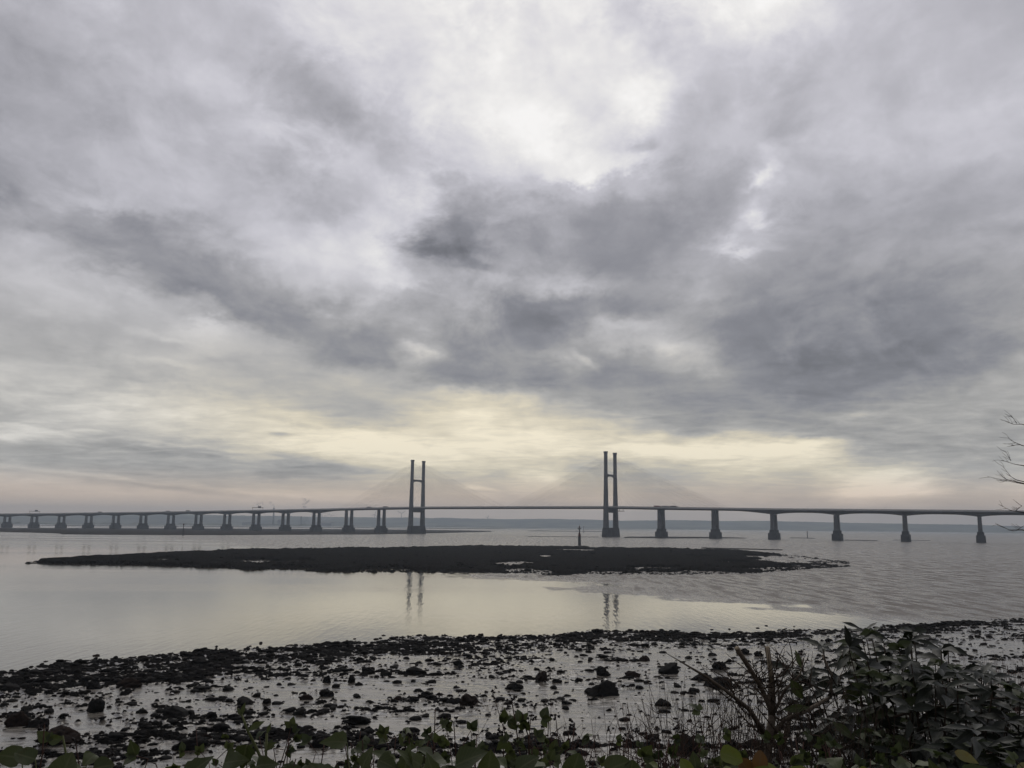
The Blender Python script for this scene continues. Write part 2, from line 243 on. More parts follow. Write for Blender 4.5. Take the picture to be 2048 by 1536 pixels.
# ------------------------------------------------------------------ object helpers
def tag(o, label=None, cat=None, group=None, kind=None):
    if label: o['label'] = label
    if cat: o['category'] = cat
    if group: o['group'] = group
    if kind: o['kind'] = kind
    return o
def empty(name, loc=(0, 0, 0), rz=0.0):
    o = bpy.data.objects.new(name, None); COL.objects.link(o)
    o.location = loc; o.rotation_euler = (0, 0, rz); o.empty_display_size = 0.2
    return o
def link_mesh(name, me, mat=None, parent=None, smooth=False):
    if mat: me.materials.append(mat)
    o = bpy.data.objects.new(name, me); COL.objects.link(o)
    if parent: o.parent = parent
    if smooth: me.polygons.foreach_set('use_smooth', [True] * len(me.polygons))
    return o
def np_mesh(name, verts, faces):
    """verts (n,3) array, faces (m,k) array of one face size"""
    me = bpy.data.meshes.new(name); v = np.asarray(verts, np.float32); f = np.asarray(faces, np.int32)
    me.vertices.add(len(v)); me.vertices.foreach_set('co', v.ravel())
    m, kk = f.shape
    me.loops.add(m * kk); me.loops.foreach_set('vertex_index', f.ravel())
    me.polygons.add(m); me.polygons.foreach_set('loop_start', np.arange(0, m * kk, kk, dtype=np.int32))
    me.update(calc_edges=True); me.validate()
    return me
def grid_faces(nu, nv):
    i = np.arange(nu - 1)[:, None]; j = np.arange(nv - 1)[None, :]
    a = i * nv + j
    return np.stack([a, a + nv, a + nv + 1, a + 1], -1).reshape(-1, 4)
def fattr(me, name, arr):
    at = me.attributes.new(name, 'FLOAT', 'POINT'); at.data.foreach_set('value', np.asarray(arr, np.float32).ravel())

class MB:
    """collects boxes, tubes and prisms and links them as ONE mesh"""
    def __init__(s): s.v = []; s.f = []
    def add(s, vs, fs):
        b = len(s.v); s.v += [tuple(p) for p in vs]; s.f += [tuple(b + i for i in f) for f in fs]
    def frustum(s, c, ax, ay, b0, t0, z0, z1, c1=None):
        """box from half sizes b0=(hx,hy) at z0 to t0 at z1, horizontal axes ax, ay (2-vectors)"""
        c1 = c1 or c; vs = []
        for (cx, cy), (hx, hy), z in ((c, b0, z0), (c1, t0, z1)):
            for sx, sy in ((-1, -1), (1, -1), (1, 1), (-1, 1)):
                vs.append((cx + ax[0] * hx * sx + ay[0] * hy * sy, cy + ax[1] * hx * sx + ay[1] * hy * sy, z))
        s.add(vs, [(3, 2, 1, 0), (4, 5, 6, 7), (0, 1, 5, 4), (1, 2, 6, 5), (2, 3, 7, 6), (3, 0, 4, 7)])
    def box(s, lo, hi):
        s.frustum(((lo[0] + hi[0]) / 2, (lo[1] + hi[1]) / 2), (1, 0), (0, 1), ((hi[0] - lo[0]) / 2, (hi[1] - lo[1]) / 2), ((hi[0] - lo[0]) / 2, (hi[1] - lo[1]) / 2), lo[2], hi[2])
    def tube(s, pts, rad, n=6, cap=True):
        pts = [Vector(p) for p in pts]
        if not hasattr(rad, '__len__'): rad = [rad] * len(pts)
        b = len(s.v); up = None
        for i, p in enumerate(pts):
            t = (pts[min(i + 1, len(pts) - 1)] - pts[max(i - 1, 0)]).normalized()
            if up is None: up = Vector((0, 0, 1)) if abs(t.z) < .9 else Vector((1, 0, 0))
            a = t.cross(up)
            if a.length < 1e-6: a = t.orthogonal()
            a.normalize(); up = a.cross(t).normalized()
            for q in range(n):
                an = 2 * math.pi * q / n
                s.v.append(tuple(p + (a * math.cos(an) + up * math.sin(an)) * rad[i]))
        for i in range(len(pts) - 1):
            for q in range(n):
                q2 = (q + 1) % n
                s.f.append((b + i * n + q, b + i * n + q2, b + (i + 1) * n + q2, b + (i + 1) * n + q))
        if cap:
            s.f.append(tuple(b + q for q in reversed(range(n)))); e = b + (len(pts) - 1) * n
            s.f.append(tuple(e + q for q in range(n)))
    def build(s, name, mat, parent=None, smooth=False):
        me = bpy.data.meshes.new(name); me.from_pydata(s.v, [], s.f); me.update()
        bm = bmesh.new(); bm.from_mesh(me); bmesh.ops.recalc_face_normals(bm, faces=bm.faces); bm.to_mesh(me); bm.free()
        return link_mesh(name, me, mat, parent, smooth)

# ------------------------------------------------------------------ materials
def principled(k, base, rough=0.6, ior=1.45, spec=0.5, normal=None):
    b = k.n('ShaderNodeBsdfPrincipled')
    k.put(b.inputs['Base Color'], base); k.put(b.inputs['Roughness'], rough)
    k.put(b.inputs['IOR'], ior); k.put(b.inputs['Specular IOR Level'], spec)
    if normal is not None: k.put(b.inputs['Normal'], normal)
    return b
def out(k, sh):
    o = k.n('ShaderNodeOutputMaterial'); k.nt.links.new(sh, o.inputs[0]); return o
def bump(k, h, strength, dist):
    b = k.n('ShaderNodeBump'); k.put(b.inputs['Height'], h); k.put(b.inputs['Strength'], strength); k.put(b.inputs['Distance'], dist)
    return b.outputs[0]
def gpos(k): return k.n('ShaderNodeNewGeometry').outputs['Position']

def mat_noisy(name, c0, c1, scale, rough=(0.7, 0.9), bs=0.3, bd=0.05, spec=0.4, detail=6):
    m, nt = new_mat(name); k = NT(nt)
    p = k.n('ShaderNodeTexCoord').outputs['Object']
    f = k.noise(p, scale, detail, 0.6)
    f2 = k.mapr(f, 0.32, 0.68)
    col = k.mixc(f2, c4(*c0), c4(*c1))
    nb = k.noise(p, scale * 4, 5, 0.6)
    b = principled(k, col, k.mixf(f, rough[0], rough[1]), spec=spec, normal=bump(k, nb, bs, bd))
    out(k, b.outputs[0]); return m

M_rock = mat_noisy('dark_weedy_rock', (0.006, 0.0058, 0.006), (0.016, 0.0145, 0.0135), 3.0, (0.65, 0.9), 0.6, 0.05, 0.06)
M_rockr = mat_noisy('rusty_rock', (0.009, 0.007, 0.0065), (0.026, 0.017, 0.0135), 4.0, (0.65, 0.9), 0.6, 0.05, 0.06)

def make_water():
    m, nt = new_mat('estuary_water'); k = NT(nt)
    p = gpos(k)
    sp = k.n('ShaderNodeSeparateXYZ'); k.put(sp.inputs[0], p); X, Y, Z = sp.outputs
    # wind and current streaks: calm slicks next to riffled water
    st = k.noise(k.mapping(p, rot=(0, 0, R(8)), sc=(0.0022, 0.016, 1)), 1.0, 5.0, 0.55, 0.4)
    fine = k.noise(k.mapping(p, rot=(0, 0, R(-6)), sc=(0.012, 0.09, 1)), 1.0, 4.0, 0.6, 0.3)
    # the tide race right of the rock bank
    ed = k.math('ADD', k.math('SUBTRACT', X, 62.0), k.math('MULTIPLY', k.math('SUBTRACT', st, 0.5), 170.0))
    ed = k.math('SUBTRACT', ed, k.math('MULTIPLY', k.math('SUBTRACT', 215.0, Y), 0.55))
    fleck = k.noise(k.mapping(p, rot=(0, 0, R(10)), sc=(0.16, 0.07, 1)), 1.0, 4.0, 0.6)
    ed = k.math('MULTIPLY_ADD', k.math('SUBTRACT', fleck, 0.5), 60.0, ed)
    race = k.math('MULTIPLY', k.mapr(ed, -14.0, 26.0), k.mapr(Y, 660.0, 400.0, 0.75, 1.0))
    far = k.mapr(Y, 560.0, 860.0)
    rip = k.math('MULTIPLY', far, k.mapr(k.math('MULTIPLY_ADD', fine, 0.45, k.math('MULTIPLY', st, 0.75)), 0.50, 0.68, 0.35, 1.0))
    rip = k.math('MAXIMUM', rip, race)
    calm = k.math('MULTIPLY', k.mapr(st, 0.50, 0.68), 0.06)
    rip = k.math('MAXIMUM', rip, calm)
    w1 = k.noise(k.mapping(p, rot=(0, 0, R(20)), sc=(0.5, 1.1, 1)), 1.0, 3.0, 0.55)
    w2 = k.noise(k.mapping(p, rot=(0, 0, R(-30)), sc=(1.6, 3.2, 1)), 1.0, 2.0, 0.5)
    w3 = k.noise(k.mapping(p, rot=(0, 0, R(5)), sc=(0.10, 0.35, 1)), 1.0, 3.0, 0.6)
    h = k.math('MULTIPLY_ADD', w2, 0.25, w1)
    h = k.math('MULTIPLY_ADD', k.math('MULTIPLY', w3, rip), 2.2, h)
    w4 = k.noise(k.mapping(p, rot=(0, 0, R(4)), sc=(0.8, 0.13, 1)), 1.0, 2.0, 0.5)
    h = k.math('MULTIPLY_ADD', w4, 2.6, h)
    nrm = bump(k, h, 1.0, k.math('MULTIPLY_ADD', race, 0.22, k.mixf(rip, 0.011, 0.30)))
    fl2 = k.noise(k.mapping(p, rot=(0, 0, R(14)), sc=(0.30, 0.055, 1)), 1.0, 3.0, 0.65)
    fm = k.mapr(fl2, 0.42, 0.62)
    rough = k.mixf(race, k.mixf(rip, 0.03, 0.26), k.mixf(fm, 0.16, 0.55))
    b = principled(k, k.mixc(k.math('MULTIPLY', race, fm), c4(0.085, 0.074, 0.062), c4(0.085, 0.066, 0.052)), rough, 1.42, 0.5, nrm)
    out(k, b.outputs[0]); return m

def make_mud():
    m, nt = new_mat('wet_mud'); k = NT(nt)
    p = gpos(k)
    at = k.n('ShaderNodeAttribute'); at.attribute_name = 'rubble'
    rub = at.outputs['Fac']
    n1 = k.noise(p, 0.7, 6.0, 0.6, 0.6)
    n2 = k.noise(k.mapping(p, rot=(0, 0, R(-10)), sc=(0.10, 0.42, 1)), 1.0, 8.0, 0.68, 0.6)
    n3 = k.noise(p, 5.0, 5.0, 0.65)
    mudc = k.mixc(k.mapr(k.math('ADD', k.math('MULTIPLY', n1, .45), k.math('MULTIPLY', n2, .55)), .38, .60), c4(0.045, 0.040, 0.034), c4(0.22, 0.202, 0.174))
    rkc = k.mixc(k.mapr(n3, 0.35, 0.7), c4(0.006, 0.0058, 0.006), c4(0.016, 0.0145, 0.0135))
    rm = k.mapr(k.math('MULTIPLY_ADD', k.math('SUBTRACT', n3, 0.5), 0.7, rub), 0.36, 0.52)
    col = k.mixc(rm, mudc, rkc)
    film = k.mapr(n2, 0.40, 0.62)
    rough = k.mixf(rm, k.mixf(film, 0.05, 0.30), 0.9)
    h = k.math('ADD', k.math('MULTIPLY', n2, 1.0), k.math('MULTIPLY', n3, k.mixf(rm, 0.10, 0.9)))
    nrm = bump(k, h, 0.9, k.mixf(rm, 0.075, 0.20))
    b = principled(k, col, rough, 1.62, k.mixf(rm, 0.5, 0.01), nrm)
    out(k, b.outputs[0]); return m

M_water = make_water(); M_mud = make_mud()
M_bank = mat_noisy('earth_bank', (0.018, 0.016, 0.011), (0.045, 0.038, 0.026), 1.2, (0.85, 0.95), 0.8, 0.08, 0.2)
M_sand = mat_noisy('mud_bank', (0.014, 0.0125, 0.012), (0.028, 0.024, 0.022), 0.02, (0.8, 0.95), 0.4, 0.05, 0.03)
M_hill = mat_noisy('wooded_hills', (0.012, 0.018, 0.010), (0.14, 0.14, 0.085), 0.0035, (0.9, 1.0), 0.3, 2.0, 0.1)

# ------------------------------------------------------------------ water
def plane(name, x0, x1, y0, y1, z, mat):
    me = np_mesh(name, [(x0, y0, z), (x1, y0, z), (x1, y1, z), (x0, y1, z)], [(0, 1, 2, 3)])
    return link_mesh(name, me, mat)
tag(plane('water', -14000, 14000, -2000, 17000, 0.0, M_water), kind='structure')

# ------------------------------------------------------------------ near shore
SHORE = [(-400, 40), (-160, 62), (-110, 82), (-68.4, 107.9), (-62.3, 112.6), (-53.1, 119.2), (-43.5, 129.0), (-31.5, 137.8), (-17.7, 147.9), (-1.6, 149.2), (15.8, 160.6),
         (33.1, 158.8), (51.7, 162.5), (66.8, 166.8), (86.7, 179.6), (107.9, 191.2), (132.6, 204.4), (190, 230), (420, 330)]
_sx = np.array([a for a, b in SHORE]); _sy = np.array([b for a, b in SHORE])
def inland(x, y):
    """roughly the distance from the water's edge, positive ashore"""
    return (np.interp(x, _sx, _sy) - y) * 0.86 + (fbm(x * .09, y * .09, 4, 5) - .5) * 9 + (fbm(x * .5, y * .5, 3, 9) - .5) * 2.4
CLEAR = [(-9, 99, 17, 4.5, 0.55), (7, 80, 17, 3.6, 0.75), (24, 92, 14, 6, 0.35), (14, 112, 12, 3.5, 0.35), (38, 128, 18, 5, 0.4), (45, 112, 20, 8, 0.35), (-52, 78, 12, 3, 0.4), (-30, 93, 12, 2.5, 0.25), (-40, 72.5, 9, 2.2, .5), (-8, 67, 14, 1.8, 0.5), (75, 140, 22, 6, .4)]
DENSE = [(-25, 74, 13, 2.2, 0.55), (4, 71.5, 16, 1.2, 0.55), (-36, 106, 16, 6, 0.3), (-8, 112, 14, 4, 0.2), (26, 103, 6, 3, 0.3), (18, 78.5, 10, .9, .5), (-14, 92, 14, 4, .12), (-36, 67, 12, 1.4, .5)]
def rubble_cover(x, y):
    d = inland(x, y)
    wid = np.interp(x, [-70, -40, 0, 30, 60, 110], [15, 24, 22, 12, 9, 13])
    edge = sst(d, -1.0, 2.5) * (1 - sst(d, wid * .35, wid * 1.35))
    c = 0.235 + 0.43 * edge
    for cx, cy, rx, ry, a in CLEAR: c = c - a * np.exp(-((x - cx) / rx) ** 2 - ((y - cy) / ry) ** 2)
    for cx, cy, rx, ry, a in DENSE: c = c + a * np.exp(-((x - cx) / rx) ** 2 - ((y - cy) / ry) ** 2)
    return c + (fbm(x * .16, y * .30, 4, 31) - .5) * 1.05
def shore_height(x, y):
    d = inland(x, y)
    base = np.where(d > 0, 0.018 * d + 0.06 * sst(d, 0, 4), 0.05 * d)
    base = np.minimum(base, 1.35)
    c = rubble_cover(x, y)
    lump = fbm(x * 1.3, y * 1.3, 4, 41, .6); lump2 = fbm(x * .45, y * .6, 3, 47)
    rub = sst(c + (lump - .5) * 1.5 + (lump2 - .5) * .8, 0.42, 0.72) * sst(d, -1.5, 1)
    h = base + rub * (0.08 + 0.30 * sst(lump, .35, .8)) + (fbm(x * .25, y * .9, 4, 53) - .5) * 0.12 + (fbm(x * 1.2, y * 1.8, 4, 57, .6) - .5) * 0.14 * sst(fbm(x * .12, y * .25, 3, 59), .42, .58)
    # the bank that the path and the hedge stand on
    yb = y + (fbm(x * .2, y * .2, 3, 61) - .5) * 3
    bank = np.interp(yb, [3.6, 5.0, 9, 16, 26, 36, 46, 60], [16.35, 15.9, 13.9, 10.2, 5.4, 2.0, 0.6, -9])
    bank = bank + (fbm(x * .8, y * .8, 4, 71) - .5) * .5 * sst(y, 3, 8) * (1 - sst(y, 40, 50))
    return np.maximum(h, bank), rub * (y > 44)
def make_shore():
    az = np.radians(np.concatenate([np.linspace(-75, -36, 60)[:-1], np.linspace(-36, 36, 860), np.linspace(36, 75, 60)[1:]]))
    r = np.concatenate([np.geomspace(1.2, 52, 60)[:-1], np.linspace(52, 120, 300)[:-1], np.linspace(120, 300, 230)])
    A, D = np.meshgrid(az, r, indexing='ij')
    X, Y = np.sin(A) * D, np.cos(A) * D
    Z, rub = shore_height(X, Y)
    me = np_mesh('foreshore', np.stack([X, Y, Z], -1).reshape(-1, 3), grid_faces(*X.shape)[:, ::-1])
    fattr(me, 'rubble', rub)
    # dry bank gets its own slot
    o = link_mesh('foreshore', me, M_mud, smooth=True); me.materials.append(M_bank)
    f = grid_faces(*X.shape); yc = Y.reshape(-1)[f].mean(1); zc = Z.reshape(-1)[f].mean(1)
    me.polygons.foreach_set('material_index', ((zc > 1.7) & (yc < 50)).astype(np.int32))
    return tag(o, kind='structure')
make_shore()
# ground behind and beside the viewer, flush under the bank top
tag(plane('ground', -60, 60, -40, 1.0, 16.3, M_bank), kind='structure')

# ------------------------------------------------------------------ banks of mud and rock out in the water
def polar_bank(name, near, far, hmax, mat, seed, n_az, n_r, lump=0.4, pools=None, edge=0.16, rag=0.06, rub=None, fx=.05, fy=.02):
    a0, a1 = near[0][0], near[-1][0]
    az = np.linspace(a0, a1, n_az); t = np.linspace(0, 1, n_r)
    nr = np.interp(az, [p[0] for p in near], [p[1] for p in near]); fr = np.interp(az, [p[0] for p in far], [p[1] for p in far])
    A, T = np.meshgrid(az, t, indexing='ij')
    D = nr[:, None] + (fr - nr)[:, None] * (T * 1.16 - .08)
    X, Y = np.sin(np.radians(A)) * D, np.cos(np.radians(A)) * D
    tt = T * 1.16 - .08
    e = np.minimum(tt, 1 - tt)
    ends = np.minimum((A - a0), (a1 - A)) / (a1 - a0)
    e = np.minimum(e, ends * 3.2)
    e = e + (fbm(X * fx, Y * fy, 5, seed) - .5) * rag * 2
    pr = sst(e, 0, edge)
    Z = -0.25 + pr * (hmax + .25) + (fbm(X * .35, Y * .12, 4, seed + 3, .6) - .5) * lump * 2 * pr
    if pools is not None: Z = pools(A, tt, X, Y, Z, pr)
    me = np_mesh(name, np.stack([X, Y, Z], -1).reshape(-1, 3), grid_faces(*X.shape)[:, ::-1])
    fattr(me, 'rubble', np.full(X.size, 0.9) if rub is None else rub(A, tt, X, Y))
    return tag(link_mesh(name, me, mat, smooth=True), kind='structure')

isl_far = [(-28.4, 455), (-25.75, 497), (-21.78, 552), (-16.12, 642), (-10.1, 690), (-5.74, 732), (-2.57, 799), (0.92, 819), (5.68, 792), (10.36, 790), (13.4, 762), (16.66, 669), (18.95, 574), (21.5, 499)]
isl_near = [(-28.4, 445), (-24.42, 425), (-21.74, 412), (-18.95, 395), (-16.06, 376), (-13.09, 371), (-11.88, 359), (-10.05, 355), (-0.65, 356), (4.1, 351), (10.33, 359), (14.86, 380), (17.78, 422), (21.5, 485)]
ISL_POOLS = [(3.9, .72, 1.5, .05), (0.2, .16, 1.6, .035), (-13.2, .22, 1.0, .06), (-16.0, .30, 1.4, .05), (-21, .45, .8, .12), (9.2, .12, 1.6, .012), (12.2, .5, 1.2, .015), (14.2, .3, 1.4, .02), (15.2, .62, 1.2, .03), (12.6, .78, 1.0, .03), (17.2, .5, 2.0, .09), (2.2, .4, .5, .03)]
def isl_pool(A, t, X, Y, Z, pr):
    w = (fbm(X * .06, Y * .03, 4, 90) - .5)
    for a, q, da, dq in ISL_POOLS:
        g = 1 - np.sqrt(((A - a) / da) ** 2 + ((t - q + w * .10) / (dq * 2.1)) ** 2) + w * 2.2
        Z = Z - 3.2 * sst(g, 0.0, .35) * (pr > .15)
    Z = Z + (fbm(X * 1.1, Y * .5, 3, 97, .65) - .5) * .75 * (pr > 0) * sst(pr, 0, .3)
    Z = Z - sst(A, 14.0, 19.5) * 1.25
    right = sst(A, 13.0, 17)
    Z = Z - (.16 + right) * 2.9 * sst(fbm(X * .022, Y * .022, 5, 95, .6) + right * .10 - .05, .54, .62)
    return Z
polar_bank('rock_bank', isl_near, isl_far, 1.2, M_mud, 100, 1700, 200, .55, isl_pool, .07, .13, None, .09, .05)

def band(near, far): return near, far
polar_bank('mudbank', [(-45, 2100), (-31, 1780), (-28.2, 1640), (-26.68, 1520), (-26.5, 1425), (-23.22, 1376), (-19.06, 1376), (-14.69, 1486), (-8.89, 1640), (-5.76, 1900), (-4.49, 2030), (-1.0, 2700)],
           [(-45, 2600), (-31, 2500), (-26.65, 2700), (-19.09, 3000), (-11.99, 3250), (-7.03, 3300), (-1.0, 2980)], 1.2, M_sand, 120, 700, 60, .25, None, .05, .03, None, .012, .006)
SBANKS = [('A', [(7.1, 1485), (9.75, 1482), (14.9, 1618)], [(7.1, 1672), (9.76, 1803), (12.5, 1805), (14.9, 1700)], .8),
          ('B', [(17.2, 1760), (18.8, 1740)], [(17.2, 1860), (18.8, 1830)], .6), ('C', [(20.3, 1530), (22.3, 1490)], [(20.3, 1600), (22.3, 1560)], .6),
          ('D', [(23.0, 1640), (25.1, 1640)], [(23.0, 1690), (25.1, 1690)], .4), ('E', [(1.0, 3200), (6.3, 3250)], [(1.0, 3500), (6.3, 3550)], 1.0),
          ('F', [(11.8, 800), (17.0, 770)], [(11.8, 850), (17.0, 815)], .25), ('G', [(0.9, 1530), (5.8, 1560)], [(0.9, 1570), (5.8, 1600)], .4),
          ('H', [(-40, 4300), (0.5, 4700)], [(-40, 5200), (0.5, 5600)], 1.2), ('I', [(-2, 5200), (9, 5200)], [(-2, 5900), (9, 5900)], 1.0)]
for i, (q, n, f, h) in enumerate(SBANKS):
    polar_bank('sandbank', n, f, h, M_sand, 140 + i * 7, 220, 24, .15, None, .25, .10)

# ------------------------------------------------------------------ far shore
HILL_AZ = [-50, -40, -29.7, -25.9, -21.9, -20.6, -17.7, -12.0, -7.0, -3.9, -0.7, 2.5, 7.3, 10.4, 13.5, 16.4, 20.7, 26.1, 29.6, 40, 50]
HILL_Z = [70, 66, 66, 85, 99, 108, 101, 95, 97, 99, 93, 101, 88, 96, 94, 96, 82, 75, 62, 60, 50]
def make_hills():
    az = np.linspace(-48, 48, 1100); d = np.linspace(8400, 13500, 46)
    A, D = np.meshgrid(az, d, indexing='ij')
    X, Y = np.sin(np.radians(A)) * D, np.cos(np.radians(A)) * D
    top = np.interp(A, HILL_AZ, HILL_Z) + (fbm(A * .8, D * 0, 4, 12) - .5) * 9 + (fbm(A * 6, D * .002, 3, 15) - .5) * 5
    rise = sst(D, 8500, 10000)
    Z = 1.0 + top * rise * (0.82 + .18 * sst(D, 9200, 10200)) * (1 - .35 * sst(D, 10600, 13500)) + (fbm(X * .004, Y * .004, 4, 22) - .5) * 16 * rise * (1 - sst(D, 9500, 10000) * .7)
    Z = Z - 3.5 * (1 - sst(D, 8400, 8460))
    me = np_mesh('hills', np.stack([X, Y, Z], -1).reshape(-1, 3), grid_faces(*X.shape)[:, ::-1])
    tag(link_mesh('hills', me, M_hill, smooth=True), kind='structure')
    # the low wooded shore in front of them
    d = np.array([0, 30, 60, 120, 200, 400, 900, 1500.])
    A, D = np.meshgrid(np.linspace(-48, 40, 2400), d, indexing='ij')
    near = np.interp(A, [-48, -22, -5, 8, 18, 30, 40], [6700, 6900, 7300, 8000, 8200, 8300, 8400])
    trees = sst(fbm(A * 1.3, A * 0, 3, 33), .42, .62) * (6 + 11 * fbm(A * 9, A * 0 + 3, 4, 35)) * np.interp(A, [-48, -5, 5, 40], [1, 1, .6, .25])
    Z = np.where(D < 20, -1, np.where(D < 50, 3, 3.5 + trees * sst(D, 40, 130)))
    Dt = near + D; X, Y = np.sin(np.radians(A)) * Dt, np.cos(np.radians(A)) * Dt
    me = np_mesh('far_shore', np.stack([X, Y, Z], -1).reshape(-1, 3), grid_faces(*X.shape)[:, ::-1])
    tag(link_mesh('far_shore', me, M_hill), kind='structure')
make_hills()

# ------------------------------------------------------------------ air
def make_haze():
    m, nt = new_mat('haze_air'); k = NT(nt)
    v = k.n('ShaderNodeVolumePrincipled')
    v.inputs['Color'].default_value = c4(0.74, 0.86, 1.0); v.inputs['Density'].default_value = 11e-5
    v.inputs['Anisotropy'].default_value = 0.45
    o = k.n('ShaderNodeOutputMaterial'); nt.links.new(v.outputs[0], o.inputs['Volume'])
    mb = MB(); mb.box((-13000, -1500, -4.0), (13000, 15000, 265))
    h = mb.build('haze', m); tag(h, kind='stuff')
    h.visible_shadow = True
make_haze()

# ------------------------------------------------------------------ the bridge
M_conc = mat_noisy('weathered_concrete', (0.095, 0.097, 0.105), (0.15, 0.152, 0.16), 0.12, (0.75, 0.9), 0.2, 0.05, 0.2)
M_concd = mat_noisy('tide_stained_concrete', (0.045, 0.046, 0.049), (0.085, 0.086, 0.09), 0.10, (0.8, 0.95), 0.3, 0.08, 0.15)
M_girder = mat_noisy('deck_concrete', (0.08, 0.082, 0.088), (0.125, 0.127, 0.133), 0.06, (0.75, 0.9), 0.2, 0.05, 0.2)
M_cable = mat_noisy('cable_sheath', (0.16, 0.16, 0.165), (0.20, 0.20, 0.205), 0.1, (0.6, 0.7), 0.0, 0.01, 0.3)
def make_screen():
    m, nt = new_mat('wind_screen'); k = NT(nt)
    b = principled(k, c4(0.55, 0.56, 0.57), 0.5)
    t = k.n('ShaderNodeBsdfTransparent'); mx = k.n('ShaderNodeMixShader'); mx.inputs[0].default_value = 0.55
    nt.links.new(t.outputs[0], mx.inputs[1]); nt.links.new(b.outputs[0], mx.inputs[2]); out(k, mx.outputs[0]); return m
M_screen = make_screen()

# pier stations: x, y, parapet top height; towers marked T
STN = [(-1594, 2567, 36.6, 'P'), (-1500, 2538, 37.6, 'P'), (-1407, 2506, 38.9, 'P'), (-1314, 2473, 40.0, 'P'), (-1222, 2439, 41.1, 'P'), (-1131, 2403, 42.6, 'P'), (-1041, 2364, 43.6, 'P'),
       (-952, 2323, 44.6, 'P'), (-864, 2279, 45.9, 'P'), (-778, 2234, 47.2, 'P'), (-692, 2187, 48.5, 'P'), (-607, 2137, 49.7, 'P'), (-524, 2086, 50.9, 'P'), (-441, 2034, 52.0, 'P'),
       (-358, 1982, 53.4, 'C'), (-278, 1925, 54.5, 'C'), (-196, 1868, 55.4, 'T'), (180, 1610, 54.6, 'T'), (262, 1559, 53.0, 'C'), (344, 1507, 51.6, 'C'),
       (427, 1454, 50.0, 'P'), (510, 1401, 48.9, 'P'), (596, 1354, 47.9, 'P'), (685, 1308, 47.0, 'P'), (774, 1265, 46.0, 'P'), (863, 1223, 45.0, 'P')]
SCREEN_H = 2.6
bridge = empty('cable_stayed_bridge', (-196, 1868, 0))
tag(bridge, 'long concrete bridge with two H shaped towers and fans of stay cables', 'bridge')
INV = Matrix.Translation((-196, 1868, 0)).inverted()
def bpart(mb, name, mat, parent=None):
    mb.v = [(x + 196, y - 1868, z) for x, y, z in mb.v] if parent is None else [(x - parent[1][0], y - parent[1][1], z) for x, y, z in mb.v]
    o = mb.build(name, mat, bridge if parent is None else parent[0])
    return o
def path():
    pts = np.array([s[:2] for s in STN], float); tops = np.array([s[2] for s in STN], float)
    seg = np.concatenate([[0], np.cumsum(np.hypot(*np.diff(pts, axis=0).T))])
    smp = np.arange(0, seg[-1], 3.0)
    from_cr = []
    def crv(P, s):
        i = int(np.clip(np.searchsorted(seg, s, 'right') - 1, 0, len(seg) - 2)); h = seg[i + 1] - seg[i]; t = (s - seg[i]) / h
        def tang(j):
            if j == 0: return (P[1] - P[0]) / (seg[1] - seg[0])
            if j == len(P) - 1: return (P[-1] - P[-2]) / (seg[-1] - seg[-2])
            return (P[j + 1] - P[j - 1]) / (seg[j + 1] - seg[j - 1])
        m0, m1 = tang(i) * h, tang(i + 1) * h
        return (2 * t**3 - 3 * t**2 + 1) * P[i] + (t**3 - 2 * t**2 + t) * m0 + (-2 * t**3 + 3 * t**2) * P[i + 1] + (t**3 - t**2) * m1
    return pts, tops, seg, smp, crv
PTS, TOPS, SEG, SMP, CRV = path()
CTR = np.array([CRV(PTS, s) for s in SMP]); ZT = np.array([CRV(TOPS, s) for s in SMP])
# the main spans stay flat and gently crested between the towers
iT0, iT1 = [i for i, s in enumerate(STN) if s[3] == 'T']
TAN = np.gradient(CTR, axis=0); TAN /= np.linalg.norm(TAN, axis=1)[:, None]
NRM = np.stack([-TAN[:, 1], TAN[:, 0]], 1)          # to the far side of the deck
def depth(s):
    """structural depth below road level"""
    i = int(np.clip(np.searchsorted(SEG, s, 'right') - 1, 0, len(SEG) - 2))
    t = (s - SEG[i]) / (SEG[i + 1] - SEG[i]); a, b = STN[i][3], STN[i + 1][3]
    q = (2 * t - 1) ** 2                       # haunch: deep over the piers
    if a == 'P' and b == 'P': return 3.9 + 3.3 * q ** 1.3
    if a == 'C' and b == 'P': return 2.4 + (0 if t < .3 else ((t - .3) / .7) ** 1.7 * 4.8)
    if a == 'P' and b == 'C': return 2.4 + (0 if t > .7 else ((.7 - t) / .7) ** 1.7 * 4.8)
    return 2.4
DEP = np.array([depth(s) for s in SMP])
def sweep(sections):
    """sections: list over samples of list of (offset, z)"""
    n = len(sections[0]); v = []; f = []
    for c, nn, sec in zip(CTR, NRM, sections):
        for o, z in sec: v.append((c[0] + nn[0] * o, c[1] + nn[1] * o, z))
    for i in range(len(sections) - 1):
        for j in range(n):
            j2 = (j + 1) % n; f.append((i * n + j, i * n + j2, (i + 1) * n + j2, (i + 1) * n + j))
    mb = MB(); mb.v = v; mb.f = f + [tuple(range(n)), tuple(range((len(sections) - 1) * n, len(sections) * n))]
    return mb
ROAD = ZT - SCREEN_H
secs = []
for zr, dp in zip(ROAD, DEP):
    w = 16.6
    secs.append([(-w, zr), (-w, zr - .9), (-11.5, zr - 1.9), (-8.5, zr - dp), (8.5, zr - dp), (11.5, zr - 1.9), (w, zr - .9), (w, zr)])
bpart(sweep(secs), 'deck', M_girder)
for o in (-16.4, 16.4):
    bpart(sweep([[(o - .06, zr + .05), (o - .06, zr + SCREEN_H), (o + .06, zr + SCREEN_H), (o + .06, zr + .05)] for zr in ROAD]), 'wind_screen', M_screen)
def at_s(s):
    i = min(max(int(round(s / 3.0)), 0), len(SMP) - 1); return CTR[i], TAN[i], NRM[i], ROAD[i]
